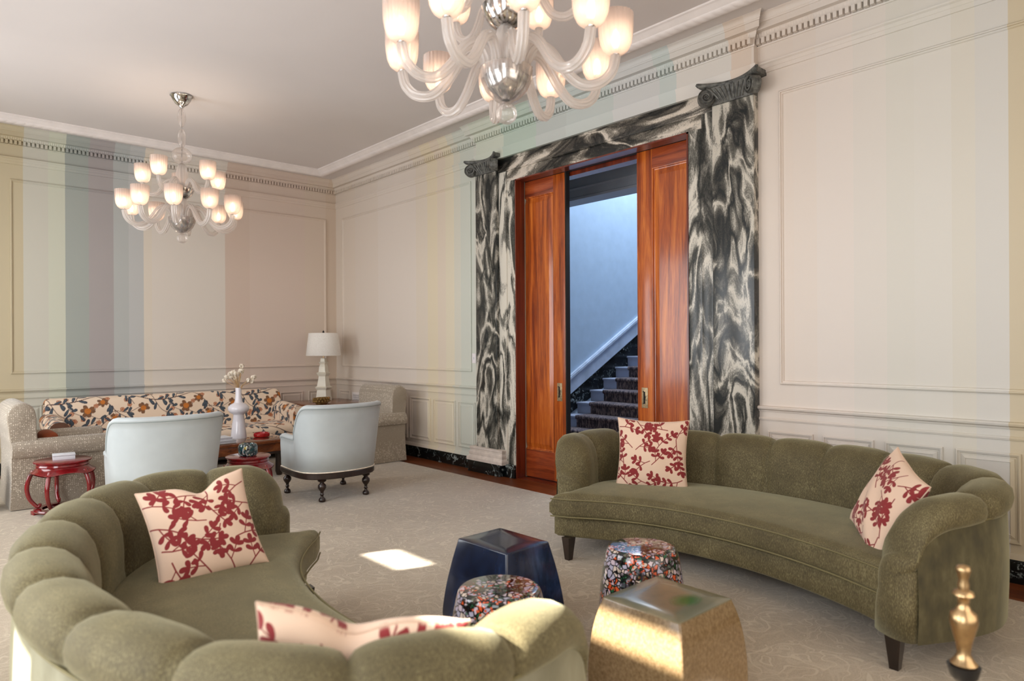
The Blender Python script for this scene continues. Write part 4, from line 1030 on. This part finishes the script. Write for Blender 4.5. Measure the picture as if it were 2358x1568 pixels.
# ------------------------------------------------------------------ tweed armchairs
def tweed_chair(label, loc, rz):
    root = thing('skirted_armchair', label, 'armchair', loc, rz, 'pair of dotted tweed skirted armchairs')
    w_, d = .43, .42
    # skirt and seat block: slightly flared to the floor with corner kick pleats
    b = MB(); v = []; rings = []
    for z, k in ((.02, 1.03), (.20, 1.01), (.34, 1.0)):
        rings.append([(x * k, y * k, z) for x, y in ((-w_, -d), (-w_ + .02, -d), (0, -d - .004), (w_ - .02, -d), (w_, -d), (w_, -d + .02), (w_, d), (-w_, d))])
    v = [q for r in rings for q in r]; f = [(j * 8 + i, j * 8 + (i + 1) % 8, (j + 1) * 8 + (i + 1) % 8, (j + 1) * 8 + i) for j in range(2) for i in range(8)]
    f.append(tuple(16 + i for i in range(8))); f.append(tuple(range(8)))
    b.add(v, f); b.build('skirt', M_tweed, root, angle=30)
    MB().box(-w_ + .14, w_ - .14, -d - .02, d - .12, .34, .47, .035).build('seat_cushion', M_tweed, root, angle=50)
    for sg in (-1, 1):
        pr = [(sg * w_ * 1.0, .33), (sg * (w_ + .002), .488), (sg * (w_ + .040), .496), (sg * (w_ + .056), .530), (sg * (w_ + .056), .58), (sg * (w_ + .03), .63), (sg * (w_ - .04), .655), (sg * (w_ - .11), .62), (sg * (w_ - .135), .56), (sg * (w_ - .13), .33)]
        n = len(pr); ysec = [(-d - .02, .82), (-d - .035, .93), (-d - .02, 1.0), (d - .15, 1.0)] if False else [(-d - .03, .9), (-d - .015, 1.0), (d - .06, 1.0), (d + .0, .96)]
        c = (sg * (w_ - .05), .5); v = []
        for y, k in ysec: v += [(c[0] + (x - c[0]) * k, y, c[1] + (z - c[1]) * k if z > .4 else z) for x, z in pr]
        f = [(j * n + i, j * n + (i + 1) % n, (j + 1) * n + (i + 1) % n, (j + 1) * n + i) for j in range(len(ysec) - 1) for i in range(n)]
        f += [tuple(range(n)), tuple((len(ysec) - 1) * n + i for i in range(n))]
        MB().add(v, f).build('arm', M_tweed, root, angle=45)
    # back with a thick rolled top
    pr = sm([(.20, .42), (.225, .70), (.23, .86), (.26, .95), (.33, .99), (.41, .965), (.455, .89), (.45, .76), (.425, .55), (.425, .32)], 5)
    n = len(pr); xs = [(-w_ - .0, .9), (-w_ + .01, .97), (-w_ + .035, 1.0), (w_ - .035, 1.0), (w_ - .01, .97), (w_ + .0, .9)]
    cy, cz = .33, .7; v = []
    for x, k in xs: v += [(x, cy + (q[0] - cy) * k, cz + (q[1] - cz) * (k if q[1] > .6 else 1)) for q in pr]
    f = [(j * n + i, j * n + (i + 1) % n, (j + 1) * n + (i + 1) % n, (j + 1) * n + i) for j in range(len(xs) - 1) for i in range(n)]
    f += [tuple(range(n)), tuple((len(xs) - 1) * n + i for i in range(n))]
    MB().add(v, f).build('backrest', M_tweed, root, angle=50)
    return root
tweed_chair('dotted beige tweed skirted armchair at the left edge, facing right', (1.17, 8.06, 0), PI / 2)
tweed_chair('dotted beige tweed skirted armchair against the right wall, facing left', (4.44, 7.92, 0), -PI / 2)
cu = MB().box(-.19, .19, -.07, .07, -.1, .1, .05).build('rust_cushion', M_orange, None, angle=80)
cu.location = (1.08, 8.06, .575); cu.rotation_euler = (0, 0, PI / 2)
tag(cu, 'small rust-orange cushion tucked in the seat of the left tweed armchair', 'cushion')

# ------------------------------------------------------------------ red lacquer stools
def lacquer_stool(label, loc, rz, r=.215, h=.47):
    root = thing('lacquer_stool', label, 'stool', loc, rz, 'pair of red lacquer drum stools')
    MB().lathe([(r * .90, h - .055), (r * .93, h - .045), (r * .90, h - .03), (r, h - .012), (r, h - .004), (r * .97, h), (.001, h)], 48, cap=False).build('top', M_red, root, angle=40)
    # scalloped apron flaring out to the legs
    def ap(u, v):
        a = 2 * PI * u; sc = 0.5 + 0.5 * math.cos(5 * a)
        R_ = r * (.90 + .24 * v ** 1.3 + .03 * sc * v); z = h - .055 - (.038 + .018 * sc) * v
        return (R_ * math.cos(a), R_ * math.sin(a), z)
    b = MB().grid(ap, 81, 8); 
    b.grid(lambda u, v: tuple(np.array(ap(u, 1)) * np.array([1 - .10 * v, 1 - .10 * v, 1]) + np.array([0, 0, -.008 + .02 * v * 0])), 81, 3)
    b.build('apron', M_red, root, angle=60)
    for k in range(5):
        a = 2 * PI * k / 5; c, s_ = math.cos(a), math.sin(a)
        pts = sm([(r * .98, h - .085), (r * 1.12, h - .15), (r * 1.20, h - .24), (r * 1.12, h - .33), (r * .92, h - .395), (r * .80, h - .405), (r * .76, h - .38)], 6)
        MB().tube([(q[0] * c, q[0] * s_, q[1]) for q in pts], [.019 - .006 * (i / (len(pts) - 1)) ** 2 for i in range(len(pts))], 10).build('leg', M_red, root)
    MB().lathe([(r * .70, .045), (r * .98, .045), (r * 1.0, .055), (r * .98, .068), (r * .70, .068)], 40, cap=False).build('foot_ring', M_red, root)
    for k in range(5):
        a = 2 * PI * k / 5; MB().box(r * .92 * math.cos(a) - .028, r * .92 * math.cos(a) + .028, r * .92 * math.sin(a) - .028, r * .92 * math.sin(a) + .028, .014, .048, .004).build('foot', M_red, root, angle=30)
    return root
lacquer_stool('red lacquer drum stool at far left with a small white box on top', (1.09, 7.28, 0), .35, .225, .49)
lacquer_stool('red lacquer drum stool between the blue chairs with a painted jar on top', (2.43, 6.42, 0), .2, .20, .475)
bx = thing('lidded_box', 'small pale white lidded box on the left red stool', 'box', (1.10, 7.30, .49), -.12)
MB().box(-.085, .085, -.06, .06, 0, .032, .002).build('body', M_paper, bx, angle=30)
MB().box(-.087, .087, -.062, .062, .034, .048, .002).build('lid', M_paper, bx, angle=30)
jr = thing('painted_jar', 'squat dark painted ceramic jar with teal and silver speckles on the middle red stool', 'jar', (2.42, 6.40, .475))
MB().lathe([(.06, 0), (.078, .008), (.086, .03), (.086, .085), (.078, .108), (.062, .116), (.058, .112), (.05, .03), (.001, .03)], 40, cap=False).build('body', M_jar, jr)
MB().tube([(-.086 * .80, -.086 * .62, .055 + 0) for _ in (0,)] + [(-.075, -.058, .055)], .001, 4)
MB().tube([(-.062 + .024 * math.cos(a) * .6, -.066 - .024 * math.cos(a) * -.6, .055 + .03 * math.sin(a)) for a in np.linspace(0, 2 * PI, 20)][:-1], .003, 5, closed=True).build('medallion', M_plastic, jr)
# navy stool sliver at the left edge
nv = MB().lathe([(.11, .0), (.15, .06), (.18, .2), (.175, .32), (.14, .42), (.12, .43), (.001, .43)], 40).build('drum_stool', M_navy)
nv.location = (.49, 7.85, .014); tag(nv, 'dark navy glazed drum stool barely in view at the left edge', 'stool')

# ------------------------------------------------------------------ coffee table and the things on it
ct = thing('coffee_table', 'low brown wooden coffee table with a mirror-like top before the floral sofa', 'coffee table', (2.66, 7.98, 0))
MB().box(-.72, .72, -.41, .41, .398, .43, .006).build('table_top', M_tablewood, ct, angle=30)
MB().box(-.69, .69, -.38, .38, .430, .434, .001).build('glass_inlay', M_glasstop, ct, angle=30)
MB().box(-.69, .69, -.385, .385, .30, .398, .004).build('apron', M_tablewood, ct, angle=30)
MB().box(-.70, .70, -.395, .395, .272, .30, .008).build('base_moulding', M_darkwood, ct, angle=30)
for x in (-.60, .60):
    for y in (-.31, .31): MB().lathe([(.03, .014), (.045, .06), (.04, .2), (.05, .28)], 16, x, y).build('leg', M_darkwood, ct)
va = thing('glass_vase', 'tall white milk-glass vase with a round bulge, standing on the coffee table', 'vase', (2.93, 8.03, .434))
MB().lathe([(.088, 0), (.088, .02), (.072, .16), (.058, .268), (.062, .278), (.10, .30), (.118, .33), (.116, .36), (.09, .39), (.05, .41), (.042, .43), (.034, .50), (.034, .585), (.028, .585), (.026, .5), (.001, .45)], 48, cap=False).build('body', M_milk, va)
fb = thing('dried_flowers', 'bunch of dried cream blossoms standing in the white vase', 'flowers', (2.93, 8.03, .99))
rg = random.Random(4)
b = MB(); heads = []
for k in range(22):
    a = rg.uniform(0, 2 * PI); r = rg.uniform(.03, .165) if k > 3 else .03; h = rg.uniform(.11, .25) * (1 - .35 * r / .165)
    if k < 5: h += .04
    tip = (r * math.cos(a), r * math.sin(a), h); heads.append((tip, a, r))
    b.tube(sm([(0.004 * math.cos(a), .004 * math.sin(a), -.12), (r * .3 * math.cos(a), r * .3 * math.sin(a), h * .4), tip], 4), .0028, 5)
b.build('stem', M_stem, fb)
for tip, a, r in heads:
    d = Vector((math.cos(a) * r * 6, math.sin(a) * r * 6, .8)).normalized(); b = MB()
    for j in range(5):
        q = d.orthogonal().normalized(); q.rotate(Matrix.Rotation(j * 1.256 + a, 3, d)); w2 = d.cross(q)
        op_ = rg.uniform(.25, .8)
        def pet(u, v, q=q, w2=w2, op_=op_):
            s = v; wd = .024 * math.sin(PI * min(1, s * 1.0)) ** .8
            c = Vector(tip) + d * (.062 * s * math.cos(op_ * .6)) + q * (.030 * s * op_ + .008 * math.sin(PI * s))
            return tuple(c + w2 * (wd * (u - .5) * 2) - q * (.006 * (abs(u - .5) * 2) ** 2))
        b.grid(pet, 5, 7)
    b.build('blossom', M_petal, fb, fix=False)
for k, (x, y, rz, sx, sy) in enumerate(((2.62, 7.78, .1, .15, .12), (2.60, 7.79, .06, .135, .11))):
    bk = thing('book', ('large white hardback lying lowest in the pair on the coffee table', 'white hardback on top of the larger book on the coffee table')[k], 'book', (x, y, .434 + k * .031), rz, 'white books on the coffee table')
    c = MB(); c.box(-sx, sx, -sy, sy, 0, .003); c.box(-sx, sx, -sy, sy, .027, .030); c.box(-sx, -sx + .003, -sy, sy, .003, .027); c.build('cover', M_paper, bk, smooth=False)
    MB().box(-sx + .003, sx - .005, -sy + .005, sy - .005, .003, .027).build('pages', M_page, bk, smooth=False)
ash = MB().lathe([(.04, 0), (.085, .004), (.092, .02), (.092, .045), (.086, .052), (.074, .05), (.07, .02), (.001, .018)], 40, ribs=8, amp=.02, cap=False).build('glass_ashtray', M_redglass)
ash.location = (3.16, 7.93, .434); tag(ash, 'small bright red glass dish on the coffee table right of the vase', 'dish')

# ------------------------------------------------------------------ corner table, lamp, gilt bowl
tb = thing('corner_table', 'dark brown square wooden table in the room corner under the white lamp', 'table', (4.60, 9.15, 0))
MB().box(-.46, .46, -.50, .50, .655, .69, .006).build('table_top', M_tablewood, tb, angle=30)
MB().box(-.44, .44, -.48, .48, .52, .655, .003).build('apron', M_tablewood, tb, angle=30)
for x in (-.41, .41):
    for y in (-.45, .45): MB().box(x - .03, x + .03, y - .03, y + .03, .002 if (y > 0 and False) else .014, .53, .004).build('leg', M_tablewood, tb, angle=30)
lp = thing('table_lamp', 'cream pagoda-shaped ceramic lamp with a white drum shade on the corner table', 'lamp', (4.66, 9.36, .69), .62)
def sqlathe(mb, pr):
    v = []; 
    for r, z in pr: v += [(r, -r, z), (r, r, z), (-r, r, z), (-r, -r, z)]
    f = [(j * 4 + i, j * 4 + (i + 1) % 4, (j + 1) * 4 + (i + 1) % 4, (j + 1) * 4 + i) for j in range(len(pr) - 1) for i in range(4)]
    return mb.add(v, f + [(3, 2, 1, 0), tuple(4 * (len(pr) - 1) + i for i in range(4))])
sqlathe(MB(), [(.085, 0), (.085, .05), (.078, .055), (.070, .16), (.088, .19), (.092, .20), (.070, .215), (.058, .30), (.052, .36), (.070, .395), (.076, .41), (.052, .425), (.046, .50), (.036, .54), (.052, .565), (.034, .575), (.030, .625), (.012, .63)]).build('lamp_base', M_lampbase, lp, smooth=False)
MB().lathe([(.008, .62), (.008, .68)], 10).build('stem', M_brass, lp)
so = MB(); so.lathe([(.250, .665), (.252, .668), (.212, 0.995), (.210, .998), (.207, .995), (.247, .668), (.250, .665)], 48, cap=False)
so.build('lamp_shade', M_shade, lp, angle=60)
MB().lathe([(.004, .68), (.004, 1.0), (.014, 1.005), (.016, 1.018), (.008, 1.03), (.001, 1.04)], 12).build('finial', M_black, lp)
b = MB()
for k in range(3): a = k * 2.094; b.tube([(0, 0, .985), (.208 * math.cos(a), .208 * math.sin(a), .985)], .002, 5)
b.build('shade_spider', M_black, lp)
bw = thing('shell_bowl', 'low oval gilt bowl crusted with shells at the front of the corner table', 'bowl', (4.36, 8.82, .69), .5)
MB().lathe([(.08, 0), (.11, .01), (.13, .05), (.15, .085), (.155, .092), (.145, .09), (.12, .05), (.001, .03)], 36, sx=1.0, sy=.6, cap=False).build('body', M_gold, bw)
b = MB(); rg = random.Random(9)
for k in range(34):
    a = 2 * PI * k / 34; rr = rg.uniform(.013, .022)
    b.lathe([(.001, -rr), (rr * .8, -rr * .6), (rr, 0), (rr * .6, rr * .8), (.001, rr)], 7, .14 * math.cos(a), .085 * math.sin(a), .045 + .03 * (k % 2), cap=False)
b.build('shells', M_gold, bw, angle=20)

# ------------------------------------------------------------------ ceramic stools between the sofas
def square_stool(label, loc, top_h, hw, mat, rz=0.0, bulge=0.3, hy=None, shape=(.97, 1.0, .92, .70, .38)):
    """truncated barrel with flat sides: narrow top, bulging towards the foot"""
    K = bulge
    pr = sm([(hw * (1 + .86 * K), 0.0), (hw * (1 + shape[0] * K), .05), (hw * (1 + shape[1] * K), top_h * .30), (hw * (1 + shape[2] * K), top_h * .5), (hw * (1 + shape[3] * K), top_h * .7), (hw * (1 + shape[4] * K), top_h * .86), (hw * 1.0, top_h * .985)], 5)
    pr = [tuple(q) for q in pr] + [(hw * .992, top_h * .995), (hw * .965, top_h), (hw * .5, top_h), (.001, top_h)]
    v = []; n = 0
    segs_ = 6; rc_ = .012
    for r, z in pr:
        row = []
        for cxn, cyn, a0 in ((1, 1, 0), (-1, 1, PI / 2), (-1, -1, PI), (1, -1, 3 * PI / 2)):
            for k in range(segs_):
                a = a0 + PI / 2 * k / (segs_ - 1); q = min(rc_, r * .5)
                row.append((cxn * (r - q) + q * math.cos(a), cyn * (r + (hy - hw if hy else 0) * min(1, r / hw) - q) + q * math.sin(a), z))
        n = len(row); v += row
    f = [(j * n + i, j * n + (i + 1) % n, (j + 1) * n + (i + 1) % n, (j + 1) * n + i) for j in range(len(pr) - 1) for i in range(n)]
    o = MB().add(v, f + [tuple(range(n))]).build('ceramic_stool', mat, None, angle=50)
    o.location = loc; o.rotation_euler = (0, 0, rz); return tag(o, label, 'stool')
square_stool('navy blue glazed square ceramic stool with a flat top', (2.39, 2.74, .014), .446, .155, M_navy, 0.02, .42, .195, (.95, .84, .66, .42, .19))
square_stool('bronze glazed square ceramic stool with a green blot on its top', (2.34, 1.66, .014), .446, .188, M_bronze, 0.0, .24)
def drum(label, loc, h, r):
    pr = [(r * 1.02, 0), (r * 1.16, .008), (r * 1.22, .05), (r * 1.22, h * .35), (r * 1.15, h * .65), (r * 1.06, h * .86), (r * 1.0, h * .955), (r * .94, h * .99), (r * .86, h), (.001, h + .003)]
    o = MB().lathe([tuple(q) for q in sm(pr[:9], 4)] + [pr[-1]], 56, cap=False).build('garden_stool', M_floral, None, angle=60)
    o.location = loc; return tag(o, label, 'stool', 'floral glazed garden stools')
drum('floral glazed round garden stool in front of the navy stool', (1.915, 2.22, .014), .446, .180)
drum('floral glazed round garden stool between the bronze stool and the right sofa', (2.84, 2.17, .014), .446, .180)

# brass andiron, out of focus at the lower right
an = thing('andiron', 'blurred brass finial of a fireplace andiron at the lower right corner', 'andiron', (2.205, .575, 0))
pr = [(.030, .60), (.034, .606), (.024, .618), (.016, .635), (.020, .66), (.030, .70), (.036, .725), (.032, .745), (.020, .755), (.014, .77), (.016, .79), (.027, .797), (.024, .806), (.014, .812), (.015, .826), (.012, .838), (.015, .852), (.019, .866), (.016, .876), (.001, .881)]
MB().lathe(pr, 28, cap=False).build('finial', M_brass, an, angle=60)
MB().lathe([(.016, .02), (.016, .55), (.034, .57), (.042, .60), (.001, .602)], 16).build('post', M_black, an)
for sg in (-1, 1): MB().tube(sm([(0, 0, .14), (0, sg * .10, .12), (0, sg * .16, .032), (0, sg * .19, .026)], 5), .011, 8).build('foot', M_black, an)
MB().box(-.008, .008, -.42, 0, .12, .15, .003).build('log_bar', M_black, an, angle=30)

# ------------------------------------------------------------------ glass chandeliers
def chandelier(label, loc, up0, lo0):
    """local z = height above the floor; angles are measured from -y towards +x"""
    root = thing('glass_chandelier', label, 'chandelier', loc, 0, 'pair of blown-glass chandeliers')
    def dirv(a): return math.sin(a), -math.cos(a)
    MB().lathe([(.105, 0), (.11, -.012), (.098, -.02), (.088, -.05), (.06, -.09), (.03, -.108), (.022, -.125), (.001, -.125)], 36, 0, 0, ZC, cap=False).build('canopy', M_chrome, root)
    MB().lathe([(.005, 2.70), (.005, 3.99)], 10).build('rod', M_chrome, root)
    def bead(name, zc, r, hl, mat, ribs=0, amp=0, parent=root):
        pr = [(max(.006, r * math.sin(PI * k / 16)), zc - hl * math.cos(PI * k / 16)) for k in range(17)]
        return MB().lathe(pr, 48, ribs=ribs, amp=amp, cap=False).build(name, mat, parent)
    bead('glass_bead', 3.87, .040, .10, M_clear); bead('glass_bead', 3.655, .040, .10, M_clear)
    bead('glass_globe', 3.475, .098, .085, M_clear, 16, .02)
    bead('glass_baluster', 3.27, .058, .13, M_arm, 12, .04)
    bead('glass_baluster', 2.95, .052, .13, M_arm, 12, .04)
    MB().lathe([(.012, 3.02), (.05, 3.03), (.085, 3.06), (.108, 3.10), (.118, 3.135), (.104, 3.132), (.08, 3.07), (.012, 3.04)], 40, cap=False).build('upper_bowl', M_chrome, root)
    MB().lathe([(.020, 2.685), (.045, 2.70), (.085, 2.74), (.106, 2.785), (.112, 2.82), (.104, 2.82), (.08, 2.745), (.02, 2.71)], 40, cap=False).build('lower_bowl', M_chrome, root)
    MB().lathe([(.022, 2.672), (.055, 2.686), (.100, 2.733), (.122, 2.785), (.128, 2.835), (.123, 2.835), (.117, 2.79)], 60, ribs=20, amp=.02, cap=False).build('bowl_glass', M_clear, root)
    bead('glass_drop', 2.62, .052, .050, M_clear, 12, .02)
    def arm(a, pts, rad, cup_z, cup_h, cup_r):
        c, s_ = dirv(a)
        P = sm(pts, 7)
        ao = MB().tube([(q[0] * c, q[0] * s_, q[1]) for q in P], rad, 36, ribs=9, amp=.11).build('arm', M_arm, root, angle=60)
        R_ = pts[-1][0]; cx, cy = R_ * c, R_ * s_
        k = cup_h
        pr = [(.020, 0), (.040, .006 * k / .19), (.058, .022 * k / .19), (cup_r * .88, .052 * k / .19), (cup_r * .96, .09 * k / .19), (cup_r * .99, .13 * k / .19), (cup_r, .185 * k / .19), (cup_r * 1.0, k), (cup_r * .965, k - .002), (cup_r * .95, .12 * k / .19), (cup_r * .84, .054 * k / .19), (.052, .028 * k / .19), (.018, .012)]
        MB().lathe(pr, 96, cx, cy, cup_z, ribs=24, amp=.026, cap=False).build('cup_shade', M_cup, ao, angle=70)
        MB().lathe([(.012, .0), (.016, .008), (.013, .018), (.010, .035)], 14, cx, cy, cup_z).build('socket', M_chrome, ao)
        MB().lathe([(.008, .035), (.014, .05), (.019, .068), (.016, .09), (.008, .112), (.001, .122)], 14, cx, cy, cup_z - .005, cap=False).build('bulb', M_bulb, ao)
        light('bulb_light', 'POINT', (cx, cy, cup_z + .075), LAMP_W, (1.0, 0.80, 0.62), .022, parent=ao)
    LO = [(.095, 2.80), (.105, 2.88), (.150, 2.935), (.215, 2.905), (.290, 2.80), (.365, 2.735), (.445, 2.735), (.505, 2.785), (.525, 2.86)]
    UP = [(.070, 3.11), (.080, 3.18), (.115, 3.215), (.165, 3.18), (.220, 3.09), (.280, 3.065), (.335, 3.09), (.368, 3.14), (.375, 3.185)]
    for k in range(10): arm(lo0 + k * 2 * PI / 10, LO, .0225, 2.865, .19, .082)
    for k in range(5): arm(up0 + k * 2 * PI / 5, UP, .0195, 3.185, .185, .078)
    return root
LAMP_W = 2.9
def cview(deg, loc):      # angle that a viewer at the camera sees as 'deg' to the right of nearest
    return math.atan2(-loc[0], loc[1]) + math.radians(deg)
# local angle 0 points to -y; the camera direction from the lamp is rotated by its azimuth
NL, FL_ = (2.19, 2.47, 0), (2.18, 7.53, 0)
chandelier('ribbed glass chandelier cropped by the top edge, nearest to the camera', NL, cview(-64, NL), cview(8, NL))
chandelier('two-tier ribbed glass chandelier hanging at the far end of the ceiling', FL_, cview(-33, FL_), cview(-8, FL_))
